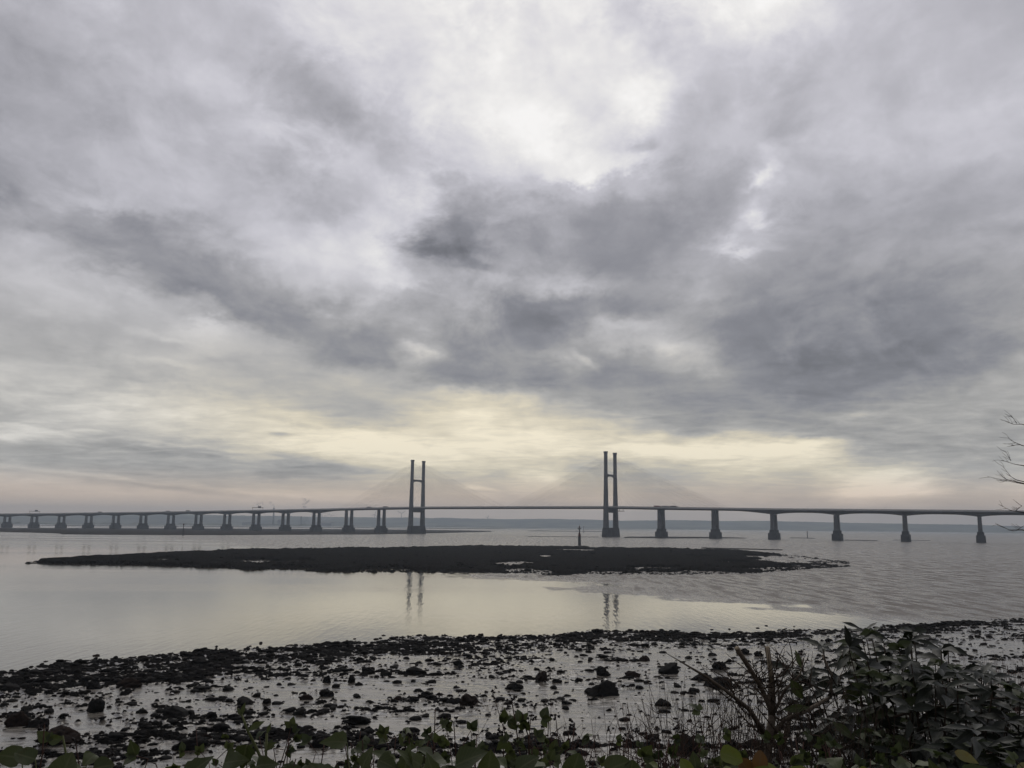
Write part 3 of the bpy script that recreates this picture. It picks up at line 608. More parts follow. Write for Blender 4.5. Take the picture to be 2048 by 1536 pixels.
# piers
for i, (x, y, zt, kind) in enumerate(STN):
    c, t, n, zr = at_s(SEG[i]); c = (x, y); base = -1.5
    if kind == 'T': continue
    mb = MB()
    mb.frustum(c, t, n, (6.3, 14.2), (6.0, 14.0), base, 10.5)
    mb.frustum(c, t, n, (4.6, 11.2), (4.4, 11.0), 10.5, 15.5)
    pier = bpart(mb, 'pier', M_concd)
    dp = depth(SEG[i] + .01)
    for sgn in (-1, 1):
        cc = (c[0] + n[0] * 8.4 * sgn, c[1] + n[1] * 8.4 * sgn)
        m2 = MB(); m2.frustum(cc, t, n, (2.9, 2.5), (2.5, 2.3), 15.5, zr - dp - .55)
        m2.frustum(cc, t, n, (2.7, 2.5), (2.9, 2.7), zr - dp - .55, zr - dp + .1)
        bpart(m2, 'column', M_conc, (pier, (-196, 1868)))
# towers
ANCH = {}
for i in (iT0, iT1):
    x, y = STN[i][:2]; c, t, n, zr = at_s(SEG[i]); c = (x, y)
    mb = MB(); mb.frustum(c, t, n, (6.2, 23.8), (5.4, 22.6), -1.5, 13.5); mb.frustum(c, t, n, (5.2, 22.4), (4.9, 22.0), 13.5, 16.2)
    tw = bpart(mb, 'pylon', M_concd)
    par = (tw, (-196, 1868))
    for sgn in (-1, 1):
        def cc(off): return (c[0] + n[0] * off * sgn, c[1] + n[1] * off * sgn)
        m2 = MB()
        m2.frustum(cc(18.8), t, n, (4.3, 3.1), (3.6, 2.8), 16.2, zr, cc(18.6))
        m2.frustum(cc(18.6), t, n, (3.6, 2.8), (2.6, 2.3), zr, 112, cc(18.1))
        m2.frustum(cc(18.1), t, n, (2.6, 2.3), (2.5, 2.2), 112, 149.2, cc(17.9))
        for q in (-1, 1):      # forked head
            ch = (cc(17.9)[0] + t[0] * 1.9 * q, cc(17.9)[1] + t[1] * 1.9 * q)
            m2.frustum(ch, t, n, (.9, 2.6), (1.2, 2.7), 148.6, 152.2)
        bpart(m2, 'tower_leg', M_conc, par)
    m2 = MB(); m2.frustum(c, t, n, (2.9, 15.6), (2.9, 15.6), zr - 9.0, zr - 2.5); bpart(m2, 'cross_beam', M_conc, par)
    # upper beam, arched underneath
    m2 = MB(); N = 14
    for q in range(N):
        u0, u1 = -1 + 2 * q / N, -1 + 2 * (q + 1) / N; um = (u0 + u1) / 2
        zb = 107.8 - 2.6 * abs(um) ** 2.5
        o0, o1 = u0 * 16.2, u1 * 16.2
        m2.frustum((c[0] + n[0] * (o0 + o1) / 2, c[1] + n[1] * (o0 + o1) / 2), t, n, (1.9, (o1 - o0) / 2), (1.9, (o1 - o0) / 2), zb, 111.5)
    bpart(m2, 'cross_beam', M_conc, par)
    ANCH[i] = (np.array(c), t, n, zr)
# inspection gantry slung under the deck beside the near tower
c, t, n, zr = ANCH[iT1]
m2 = MB(); p0 = np.array(c) + t * 14
m2.frustum(tuple(p0), t, n, (5.0, 17.5), (5.0, 17.5), zr - 6.4, zr - 5.7)
for q in (-1, 1):
    for r_ in (-1, 1):
        m2.frustum(tuple(p0 + t * 3.5 * q + n * 14 * r_), t, n, (.25, .25), (.25, .25), zr - 5.7, zr - 1.8)
bpart(m2, 'inspection_gantry', M_girder)
# stay cables, 60 a tower on each side plane
cables = []
for i in (iT1, iT0):
    c, t, n, zr = ANCH[i]; s0 = SEG[i]
    for side in (-1, 1):
        for dr in (1, -1):
            for q in range(30):
                dist = 13 + q * 7.15
                ci, ti, ni, zi = at_s(s0 + dr * dist)
                foot = (ci[0] + ni[0] * 15.2 * side, ci[1] + ni[1] * 15.2 * side, zi)
                hz = 84 + (q / 29) ** .9 * 61
                head = (c[0] + n[0] * 18.0 * side + t[0] * 2.2 * dr, c[1] + n[1] * 18.0 * side + t[1] * 2.2 * dr, hz)
                cables.append((q, foot, head))
order = sorted(range(len(cables)), key=lambda a: (-cables[a][0] if a < 120 else -cables[a][0] + 12))
rest = MB(); nc = 0
for a in order:
    _, f, h = cables[a]
    f, h = Vector(f), Vector(h)
    mid = f.lerp(h, .5); mid.z -= (h - f).length * .004
    if nc < 100:
        m2 = MB(); m2.tube([f, mid, h], .095, 5); bpart(m2, 'stay_cable', M_cable); nc += 1
    else: rest.tube([f, mid, h], .095, 5)
ro = bpart(rest, 'stay_cables', M_cable); ro['kind'] = 'stuff'

# ------------------------------------------------------------------ things on the deck
M_dark = mat_noisy('dark_paint', (0.03, 0.03, 0.032), (0.05, 0.05, 0.052), 0.5, (0.5, 0.6), 0.0, 0.01, 0.3)
M_steel = mat_noisy('galvanised_steel', (0.22, 0.225, 0.23), (0.28, 0.285, 0.29), 0.5, (0.45, 0.6), 0.0, 0.01, 0.4)
M_tyre = mat_noisy('tyre_rubber', (0.015, 0.015, 0.015), (0.025, 0.025, 0.025), 2, (0.8, 0.9), 0.0, 0.01, 0.2)
M_glass = mat_noisy('cab_glass', (0.02, 0.025, 0.03), (0.03, 0.035, 0.04), 1, (0.08, 0.1), 0.0, 0.01, 0.5)
def paint(name, c): return mat_noisy(name, tuple(v * .9 for v in c), c, 0.8, (0.4, 0.55), 0.0, 0.01, 0.4)
def place(o, s, lane, rev=False):
    c, t, n, zr = at_s(s); a = math.atan2(t[1], t[0])
    o.location = (c[0] + n[0] * lane, c[1] + n[1] * lane, zr + .02); o.rotation_euler = (0, 0, a + (math.pi if rev else 0))
def wheel(root, x, y, r=.5):
    m = MB(); m.tube([(x, y - .17, r), (x, y + .17, r)], r, 14); w = m.build('wheel', M_tyre, root)
    h = MB(); h.tube([(x, y - .19, r), (x, y + .19, r)], r * .5, 10); h.build('rim', M_steel, w)
def lorry(label, colour, cabc, length=13.6):
    root = empty('lorry'); tag(root, label, 'lorry', 'vehicles on the bridge deck')
    m = MB(); m.box((-length / 2, -1.25, 1.2), (length / 2 - 2.9, 1.25, 4.5)); m.build('trailer_box', colour, root)
    m = MB(); m.box((-length / 2, -1.1, .8), (length / 2 - .4, 1.1, 1.15)); m.build('chassis', M_dark, root)
    m = MB(); m.frustum((length / 2 - 1.2, 0), (1, 0), (0, 1), (1.15, 1.2), (1.15, 1.2), 1.2, 2.4); m.frustum((length / 2 - 1.2, 0), (1, 0), (0, 1), (1.15, 1.2), (.9, 1.15), 2.4, 3.8, (length / 2 - 1.4, 0))
    m.build('cab', cabc, root)
    m = MB(); m.box((length / 2 - .10, -1.0, 2.3), (length / 2 - .02, 1.0, 3.0)); m.build('windscreen', M_glass, root)
    for x in (-length / 2 + 1.2, -length / 2 + 2.5, -length / 2 + 3.8, length / 2 - 1.5):
        for y in (-1.05, 1.05): wheel(root, x, y)
    return root
def s_of(x, y): return float(SMP[np.argmin(np.hypot(CTR[:, 0] - x, CTR[:, 1] - y))])
white = paint('white_lorry_paint', (0.55, 0.55, 0.55)); grey = paint('grey_lorry_paint', (0.25, 0.26, 0.28)); darkp = paint('dark_lorry_paint', (0.07, 0.07, 0.08)); red = paint('maroon_lorry_paint', (0.18, .05, .05))
place(lorry('dark lorry alone on the left viaduct, nearest the leftmost sign gantry', darkp, darkp), s_of(-1085, 2384), -9)
place(lorry('grey lorry on the left viaduct, further left of two close lorries', grey, darkp), s_of(-866, 2280), -9)
place(lorry('dark grey lorry on the left viaduct, further right of two close lorries', darkp, grey), s_of(-803, 2247), -9)
place(lorry('dark lorry on the deck just left of the left tower, ahead of a grey one', darkp, darkp), s_of(-262, 1914), -9)
place(lorry('grey lorry on the deck left of the left tower, behind a dark one', grey, grey), s_of(-300, 1941), -9)
s1 = s_of(262, 1559)
place(lorry('dark lorry over the first pier right of the right tower, leading a row of three', darkp, grey), s1 + 28, -9)
place(lorry('grey lorry in the middle of a row of three right of the right tower', grey, darkp), s1 + 12, -9)
place(lorry('maroon lorry at the left end of a row of three right of the right tower', red, darkp), s1 - 4, -9)
def van(label, mat):
    root = empty('van'); tag(root, label, 'van', 'vehicles on the bridge deck')
    m = MB(); m.frustum((-.3, 0), (1, 0), (0, 1), (2.4, 1.0), (2.3, .92), .35, 2.6); m.frustum((2.5, 0), (1, 0), (0, 1), (.6, .95), (.4, .9), .35, 1.3, (2.4, 0)); m.build('body', mat, root)
    m = MB(); m.box((1.96, -.8, 1.5), (2.12, .8, 2.3)); m.build('windscreen', M_glass, root)
    for x in (-1.7, 1.9):
        for y in (-.85, .85): wheel(root, x, y, .36)
    return root
place(van('dark van on the right viaduct deck, left of a paler one', darkp), s_of(652, 1325), -8)
place(van('pale van on the right viaduct deck near the right edge of view', white), s_of(668, 1316), -8)
def gantry(label, s):
    root = empty('sign_gantry'); tag(root, label, 'sign gantry', 'sign gantries over the road')
    for y in (-16.0, 16.0):
        m = MB(); m.box((-.3, y - .3, 0), (.3, y + .3, 8.6)); m.build('post', M_steel, root)
    m = MB(); m.box((-.5, -17.5, 7.6), (.5, 17.5, 8.7)); m.build('beam', M_dark, root)
    m = MB(); m.box((-.62, 1.0, 7.4), (-.502, 10.5, 11.6)); m.build('sign_panel', M_dark, root)
    place(root, s, 0); return root
gantry('dark overhead sign gantry at the far left end of the bridge', s_of(-1314, 2473))
gantry('dark overhead sign gantry in the middle of the left viaduct', s_of(-603, 2135))
# lamp columns seen against the sky
def lamp(label, s, lane):
    root = empty('street_lamp'); tag(root, label, 'street lamp', 'lamp columns on the right viaduct')
    m = MB(); m.tube([(0, 0, 0), (0, 0, 6.2)], [.11, .07], 6); m.build('pole', M_steel, root)
    m = MB(); m.box((-.2, -.9, 6.2), (.2, .9, 6.36)); m.build('lantern', M_dark, root)
    place(root, s, lane)
for sx, d_ in ((470, 'left of the others'), (570, 'between two others'), (740, 'nearest the right edge')):
    lamp('slim lamp column on the right viaduct, ' + d_, s_of(sx, np.interp(sx, [427, 510, 596, 685, 774], [1454, 1401, 1354, 1308, 1265])), 15)

# ------------------------------------------------------------------ navigation beacons
M_bred = mat_noisy('faded_red_paint', (0.06, 0.020, 0.018), (0.11, 0.035, 0.03), 0.6, (0.6, 0.8), 0.2, 0.02, 0.2)
def beacon(loc):
    root = empty('beacon_tower', loc); tag(root, 'dark red beacon tower with a cross shaped top beyond the rock bank', 'beacon', 'navigation beacons')
    m = MB(); m.tube([(0, 0, -1), (0, 0, 8.6)], [1.45, 1.30], 14); m.build('base', M_dark, root)
    m = MB(); m.tube([(0, 0, 8.6), (0, 0, 9.2), (0, 0, 12.3)], [1.5, 1.25, .75], 14); m.build('shaft', M_bred, root)
    m = MB(); m.tube([(0, 0, 12.3), (0, 0, 17.2)], [.55, .45], 8); m.build('mast', M_dark, root)
    m = MB(); m.tube([(0, 0, 15.4), (0, 0, 15.7)], 1.5, 12)
    for a in range(8): m.tube([(1.4 * math.cos(a * .785), 1.4 * math.sin(a * .785), 15.7), (1.4 * math.cos(a * .785), 1.4 * math.sin(a * .785), 16.7)], .06, 4)
    m.build('gallery', M_dark, root)
    m = MB(); m.box((-2.0, -.12, 16.2), (2.0, .12, 16.75)); m.box((-.5, -.5, 17.2), (.5, .5, 18.4)); m.build('top_mark', M_bred, root)
    m = MB(); m.tube([(0, 0, 18.4), (0, 0, 20.2)], .09, 5); m.build('aerial', M_dark, root)
beacon((66.1, 862, 0))
def post(label, loc, h, r):
    root = empty('beacon_post', loc); tag(root, label, 'beacon', 'navigation beacons')
    m = MB(); m.tube([(0, 0, -1), (0, 0, h * .55), (0, 0, h * .86)], [r, r * .8, r * .6], 8); m.build('pole', M_dark, root)
    m = MB(); m.tube([(0, 0, h * .86), (0, 0, h * .95)], r * 1.2, 8); m.tube([(0, 0, h * .95), (0, 0, h)], .12, 5); m.build('top_mark', M_bred, root)
post('thin dark beacon post in the far channel left of the right tower', (205, 2520, 0), 19, .75)
post('slim dark beacon post before the left viaduct mudbank', (-449, 1232, 0), 17.5, .75)
post('small beacon post on a sandbank under the right viaduct', (595, 1800, 0), 13.5, .9)

# ------------------------------------------------------------------ far shore things
def turbine(label, loc, hub, blade, rot, yaw):
    root = empty('wind_turbine', loc); tag(root, label, 'wind turbine', 'wind turbines on the far hills')
    m = MB(); m.tube([(0, 0, 0), (0, 0, hub)], [3.2, 2.2], 10); m.build('tower', M_turb, root)
    m = MB(); m.tube([(0, -4, hub + 1), (0, 5, hub + 1)], [1.9, 1.6], 8); m.build('nacelle', M_turb, root)
    ho = MB(); ho.tube([(0, -6, hub + 1), (0, -4, hub + 1)], [.6, 1.9], 8); hb = ho.build('hub', M_turb, root)
    for q in range(3):
        a = rot + q * 2 * math.pi / 3; m = MB()
        d = Vector((math.sin(a), 0, math.cos(a))); p = Vector((0, -5, hub + 1))
        m.tube([p, p + d * blade * .2, p + d * blade * .7, p + d * blade], [1.6, 3.0, 1.9, .5], 6)
        m.build('blade', M_turb, root)
    root.rotation_euler = (0, 0, yaw)
M_turb = paint('grey_turbine_paint', (0.05, 0.052, 0.055))
turbine('far wind turbine, left one of the pair seen left of the left tower', (-1443, 9500, 78), 45, 50, .32, .5)
turbine('far wind turbine with wide spread blades, close left of the left tower', (-1099, 9000, 78), 52, 55, 1.02, .1)
turbine('tiny distant wind turbine on the hill right of the left tower', (-279, 10800, 90), 26, 34, .7, .2)
def chimney(label, loc, h, r):
    root = empty('factory_chimney', loc); tag(root, label, 'chimney', 'chimneys on the far shore')
    m = MB(); m.tube([(0, 0, -6), (0, 0, h)], [r * 1.25, r], 14); m.build('shaft', M_dark, root)
    m = MB(); m.tube([(0, 0, h), (0, 0, h + 3)], r * 1.12, 14); m.build('cap', M_dark, root)
chimney('tall slim factory chimney with smoke on the far left shore', (-1835, 6930, 4), 134, 5.2)
chimney('short thick chimney on the far shore beside industrial sheds', (-1640, 7010, 4), 70, 5.0)
def shed(label, loc, w, d, h, ridge):
    root = empty('industrial_shed', loc); tag(root, label, 'shed', 'sheds on the far shore')
    m = MB(); m.box((-w / 2, -d / 2, -6), (w / 2, d / 2, h)); m.build('wall', M_shed, root)
    m = MB(); m.add([(-w / 2 - 1, -d / 2 - 1, h), (w / 2 + 1, -d / 2 - 1, h), (w / 2 + 1, d / 2 + 1, h), (-w / 2 - 1, d / 2 + 1, h), (-w / 2 - 1, 0, h + ridge), (w / 2 + 1, 0, h + ridge)],
                    [(0, 1, 5, 4), (2, 3, 4, 5), (0, 4, 3), (1, 2, 5), (0, 3, 2, 1)]); m.build('roof', M_dark, root)
M_shed = paint('pale_cladding', (0.30, 0.31, 0.32))
shed('long grey industrial shed left of the tall chimney on the far shore', (-2010, 6960, 4), 130, 60, 22, 6)
shed('tall grey boiler house right of the tall chimney on the far shore', (-1780, 6990, 4), 60, 50, 44, 4)
shed('wide low shed right of the short chimney on the far shore', (-1480, 7060, 4), 150, 60, 24, 6)
# smoke: soft volumes of drifting vapour
def smoke(label, pts, rads, dens, seed, col=(.62, .62, .65)):
    m, nt = new_mat('smoke'); k = NT(nt)
    v = k.n('ShaderNodeVolumePrincipled'); v.inputs['Color'].default_value = c4(*col)
    nz = k.noise(k.n('ShaderNodeTexCoord').outputs['Object'], .035, 4, .6)
    k.put(v.inputs['Density'], k.math('MULTIPLY', k.mapr(nz, .38, .62), dens))
    o = k.n('ShaderNodeOutputMaterial'); nt.links.new(v.outputs[0], o.inputs['Volume'])
    rng = random.Random(seed); bm = bmesh.new()
    for i in range(len(pts) - 1):
        for q in range(5):
            t = q / 5; p = Vector(pts[i]).lerp(Vector(pts[i + 1]), t); r = rads[i] + (rads[i + 1] - rads[i]) * t
            bmesh.ops.create_icosphere(bm, subdivisions=2, radius=r * rng.uniform(.8, 1.2), matrix=Matrix.Translation(p + Vector((rng.uniform(-.4, .4), rng.uniform(-.4, .4), rng.uniform(-.3, .3))) * r))
    me = bpy.data.meshes.new('smoke'); bm.to_mesh(me); bm.free()
    o = link_mesh('smoke', me, m, smooth=True)
    rm = o.modifiers.new('skin', 'REMESH'); rm.mode = 'VOXEL'; rm.voxel_size = 3.0
    tag(o, label, 'smoke', 'smoke on the far shore')
smoke('small grey puff of smoke just above the tall factory chimney', [(-1837, 6930, 146), (-1850, 6930, 165), (-1868, 6930, 182)], [6, 12, 10], .030, 1, (.45, .45, .48))
smoke('larger ragged grey smoke plume right of the tall chimney', [(-1600, 6930, 130), (-1604, 6930, 160), (-1590, 6930, 190), (-1570, 6930, 196), (-1630, 6930, 212)], [12, 16, 16, 13, 9], .020, 2, (.45, .45, .48))
smoke('faint wide haze of smoke left of the tall chimney', [(-1985, 6930, 178), (-1950, 6930, 170), (-1915, 6930, 172)], [10, 17, 10], .010, 3)
smoke('pale low steam drifting beside the sheds on the far shore', [(-1560, 6930, 30), (-1520, 6930, 60), (-1440, 6930, 75), (-1370, 6930, 80)], [22, 34, 34, 22], .007, 4, (.85, .85, .87))

# ------------------------------------------------------------------ rocks on the foreshore
rng = np.random.default_rng(7)
def ico(sub):
    bm = bmesh.new(); bmesh.ops.create_icosphere(bm, subdivisions=sub, radius=1.0)
    v = np.array([p.co[:] for p in bm.verts]); f = np.array([[q.index for q in p.verts] for p in bm.faces]); bm.free(); return v, f
def rock_shape(v, seed, sq=0.7):
    o = np.array([mnoise.noise(Vector(p) * 0.9 + Vector((seed * 7.3, seed * 1.7, 0))) for p in v])
    o2 = np.array([mnoise.noise(Vector(p) * 2.3 + Vector((seed * 3.1, 0, seed * 5.7))) for p in v])
    o3 = np.array([mnoise.noise(Vector(p) * 5.5 + Vector((0, seed * 2.1, seed))) for p in v])
    o4 = np.array([mnoise.noise(Vector(p) * 12 + Vector((seed, 0, seed * 2.1))) for p in v])
    w = v * (1 + .38 * o + .30 * o2 + .20 * o3 + .10 * o4)[:, None]
    # a few flat cleaved faces
    r = np.random.default_rng(seed)
    for _ in range(2):
        n = r.normal(size=3); n[2] = abs(n[2]) * .6; n /= np.linalg.norm(n); d = r.uniform(.55, .85)
        ex = np.maximum(w @ n - d, 0); w = w - ex[:, None] * n * .85
    w[:, 2] = np.where(w[:, 2] < -.35, -.35 + (w[:, 2] + .35) * .2, w[:, 2])
    return w
V3, F3 = ico(4); V1, F1 = ico(2); V0, F0 = ico(1)
ROCKS = []
for sd in range(12):
    me = np_mesh('boulder', rock_shape(V3, sd + 1), F3); me.materials.append(M_rock if sd % 5 else M_rockr)
    me.polygons.foreach_set('use_smooth', [True] * len(me.polygons)); ROCKS.append(me)
def zat(x, y): return float(shore_height(np.array([x]), np.array([y]))[0][0])
def boulder(x, y, w, h, label, group, mesh, tilt=.12):
    o = bpy.data.objects.new('boulder', ROCKS[mesh % 12]); COL.objects.link(o)
    d = inland(np.array([x]), np.array([y]))[0]
    z = 0.018 * max(d, 0) + .02
    o.location = (x, y, z + h * .16); o.rotation_euler = (rng.normal() * tilt, rng.normal() * tilt, rng.uniform(0, 6.28))
    dep = w * rng.uniform(.7, 1.0)
    o.scale = (w * .50, dep * .50, h * .66)
    tag(o, label, 'boulder', group); return o
NAMED = [  # x, y, width, height, label
 (3.7, 103.1, 1.9, 1.5, 'dark rounded boulder standing alone on pale mud, between the middle rocks and the long pool'),
 (9.8, 94.3, 3.5, 1.9, 'largest dark boulder, long and lumpy, on the wet mud in the middle of the foreshore'),
 (-25.1, 88.1, 2.0, 1.1, 'flat topped block shaped boulder on open mud left of the middle'),
 (-29.7, 83.2, 2.9, 1.3, 'smooth whale backed boulder on the left mud'),
 (-38.0, 84.9, 1.7, 1.7, 'tall pointed boulder with a sloping tail on the left mud'),
 (-41.7, 79.2, 2.5, 1.5, 'left one of two big boulders touching at the far left of the mud'),
 (-39.6, 78.5, 1.8, 1.1, 'right one of two big boulders touching at the far left of the mud'),
 (-20.0, 101.6, 1.05, 1.15, 'left one of a pair of upright round stones on the clear mud'),
 (-17.4, 101.7, 1.05, 1.1, 'right one of a pair of upright round stones on the clear mud'),
 (-18.5, 93.3, 2.1, .95, 'low hump of rock on clear mud below the pair of upright stones'),
 (-20.0, 91.0, 1.4, .75, 'small low rock just below the hump of rock on clear mud'),
 (-23.3, 89.2, 1.0, .6, 'small rock close right of the flat topped block'),
 (-4.0, 89.9, 2.6, 1.2, 'broad mound of dark rock left of the largest boulder'),
 (10.9, 108.0, 2.4, 1.4, 'humped boulder behind the largest boulder, among rubble'),
 (19.0, 109.4, 2.7, 1.8, 'tall dark boulder right of the humped one, near the pruned shrub'),
 (0.6, 98.7, 2.2, .95, 'low wedge of rock just in front of the lone rounded boulder'),
 (14.6, 88.6, 2.1, .8, 'flat overhanging slab of rock beside the long pool'),
 (-35.0, 72.8, 3.8, 1.7, 'great dark boulder at the left end of the dark stone bar near the bank'),
 (-24.0, 70.5, 2.9, 1.2, 'large boulder in the dark stone bar near the bank'),
 (-14.3, 70.9, 1.6, .9, 'single boulder under the bramble leaves at the bottom of the foreshore'),
 (-16.7, 108.4, 1.8, 1.2, 'dark boulder at the water side behind the pair of upright stones'),
 (-11.0, 108.1, 2.8, 1.3, 'wide boulder right of the one behind the upright stones'),
 (14.3, 106.6, 1.8, 1.0, 'middle sized rock between the humped boulder and the tall one'),
 (13.2, 69.8, 2.4, 1.5, 'big rock seen through the bare stems near the bottom right'),
 (-40.7, 99.0, 3.2, 1.2, 'wide low boulder at the left end of the waterside rubble'),
 (-44.3, 98.2, 2.1, 1.1, 'smaller boulder left of the wide low one at the left waterside'),
 (-13.0, 80.0, 2.6, .9, 'low broad rock in the clear mud above the brambles'),
 (32.8, 129.0, 1.9, 1.2, 'round boulder at the waterside, seen above the pruned stems'),
 (34.6, 127.0, 1.4, .9, 'smaller round boulder just right of the waterside one above the pruned stems'),
 (17.8, 120.5, 1.6, .9, 'lone rock on shining mud toward the waterside, right of the middle'),
 (3.7, 70.5, 1.6, .95, 'rock behind the tall bramble at the bottom middle'),
 (-17.6, 75.8, 1.7, 1.2, 'steep rock rising from the dark stone bar'),
 (21.6, 104.4, 2.4, 1.0, 'long low boulder left of the pruned shrub'),
 (22.5, 99.6, 3.2, 1.7, 'heavy boulder directly behind the pruned shrub'),
]
for i, (x, y, w, h, lab) in enumerate(NAMED): boulder(x, y, w * .88, h * .82, lab, 'boulders on the foreshore', i)
# driftwood timber lying by the long pool
m = MB(); n_ = 9
pts = [(15.6 + 9.5 * q / n_, 81.6 - 5.0 * q / n_ + .12 * math.sin(q * 1.7), .95 + .05 * math.sin(q * 2.3)) for q in range(n_ + 1)]
m.tube(pts, [.30, .34, .33, .31, .34, .30, .29, .28, .24, .12], 9)
M_wood = mat_noisy('waterlogged_wood', (0.018, 0.014, 0.012), (0.04, 0.030, 0.024), 2.5, (.6, .8), .6, .05, .3)
tag(m.build('driftwood', M_wood, smooth=True), 'long dark driftwood timber lying on the mud below the long pool', 'driftwood')

# the other boulders: the biggest of the rest, by zone
ZONES = [('dark weedy rock in the crowded band along the water edge', 'rocks along the water edge'),
         ('dark rock scattered on the wet mud between the water edge and the near stone bars', 'rocks scattered on the mud'),
         ('dark rock in the stone bars at the foot of the bank', 'rocks in the near stone bars'),
         ('small stone standing in the shallows off the water edge', 'stones in the shallows')]
cnt = 0; cx, cy = [], []
for x, y, w, h, _ in NAMED: cx.append(x); cy.append(y)
while cnt < 262:
    d = rng.uniform(61, 190) if cnt % 4 else rng.uniform(100, 180); a = rng.uniform(-31, 31)
    x, y = math.sin(R(a)) * d, math.cos(R(a)) * d
    dd = inland(np.array([x]), np.array([y]))[0]
    if dd < -7 or y < 60: continue
    c = float(rubble_cover(np.array([x]), np.array([y]))[0])
    if dd < 0.3:
        if rng.random() > .10: continue
        zone, w = 3, rng.uniform(.35, .9)
    else:
        if rng.random() > max(.03, c * 1.1 - .12): continue
        w = min(1.9, .44 * math.exp(abs(rng.normal()) * .58)) * (1.2 if d > 110 else .9)
        wid = np.interp(x, [-70, -40, 0, 30, 60, 110], [15, 24, 22, 12, 9, 13])
        zone = 0 if dd < wid * 1.2 else (2 if y < 77 else 1)
    if min((x - p) ** 2 + ((y - q) * .6) ** 2 for p, q in zip(cx, cy)) < (w * .5 + .5) ** 2: continue
    cx.append(x); cy.append(y)
    boulder(x, y, w, w * rng.uniform(.26, .52) * (.6 if zone == 3 else 1), ZONES[zone][0], ZONES[zone][1], int(rng.integers(12))); cnt += 1

# all the smaller stones and weed clumps, past counting: one object
def rubble():
    protos0 = [rock_shape(V0, 50 + i) for i in range(10)]; protos1 = [rock_shape(V1, 70 + i) for i in range(8)]
    vs, fs, base = [], [], 0
    N = 80000
    d = rng.uniform(58, 195, N); a = np.radians(rng.uniform(-33, 33, N))
    x, y = np.sin(a) * d, np.cos(a) * d
    dd = inland(x, y); c = rubble_cover(x, y)
    keep = (dd > -1.5) & (rng.random(N) < np.clip((c - .05) * .78, .06, .60) * np.clip((dd + 1.5) / 2, 0, 1))
    x, y, dd, d = x[keep], y[keep], dd[keep], d[keep]
    z, _ = shore_height(x, y)
    for i in range(len(x)):
        w = min(.62, .075 * math.exp(abs(rng.normal()) * .85) * (1 + d[i] / 220))
        p, f = (protos0[i % 10], F0) if w < .22 else (protos1[i % 8], F1)
        an = rng.uniform(0, 6.28); ca, sa = math.cos(an), math.sin(an)
        s = np.array([w, w * rng.uniform(.5, 1), w * rng.uniform(.25, .55)])
        q = p * s; q = np.stack([q[:, 0] * ca - q[:, 1] * sa + x[i], q[:, 0] * sa + q[:, 1] * ca + y[i], q[:, 2] + z[i] + w * .05], 1)
        vs.append(q); fs.append(f + base); base += len(q)
    me = np_mesh('rubble', np.concatenate(vs), np.concatenate(fs))
    tag(link_mesh('rubble', me, M_rock, smooth=True), kind='stuff')
    print('rubble stones', len(x))
rubble()

# loose stones that break the outline of the rock bank
def bank_stones():
    protos = [rock_shape(V0, 90 + i) for i in range(10)]; vs, fs, base = [], [], 0
    N = 5200
    a = rng.uniform(-28.2, 20.6, N); nr = np.interp(a, [p[0] for p in isl_near], [p[1] for p in isl_near]); fr = np.interp(a, [p[0] for p in isl_far], [p[1] for p in isl_far])
    e = np.abs(rng.normal(size=N)) * .07; side = rng.random(N)
    t = np.where(side < .55, e - .015, np.where(side < .8, 1 - e + .01, rng.random(N)))
    d = nr + (fr - nr) * t
    for i in range(N):
        x, y = math.sin(R(a[i])) * d[i], math.cos(R(a[i])) * d[i]
        w = .22 * math.exp(abs(rng.normal()) * .65) * (1 if a[i] > -25 else .5); an = rng.uniform(0, 6.28); ca, sa = math.cos(an), math.sin(an)
        q = protos[i % 10] * np.array([w * 1.3, w, w * rng.uniform(.4, .8)])
        z = .02 + (1.15 * float(sst(min(t[i], 1 - t[i]), 0, .09)) * float(sst(np.float64(a[i]), -28.5, -24)) if a[i] < 14 else .1)
        vs.append(np.stack([q[:, 0] * ca - q[:, 1] * sa + x, q[:, 0] * sa + q[:, 1] * ca + y, q[:, 2] + z], 1)); fs.append(F0 + base); base += len(q)
    tag(link_mesh('bank_stones', np_mesh('bank_stones', np.concatenate(vs), np.concatenate(fs)), M_rock, smooth=True), kind='stuff')
bank_stones()

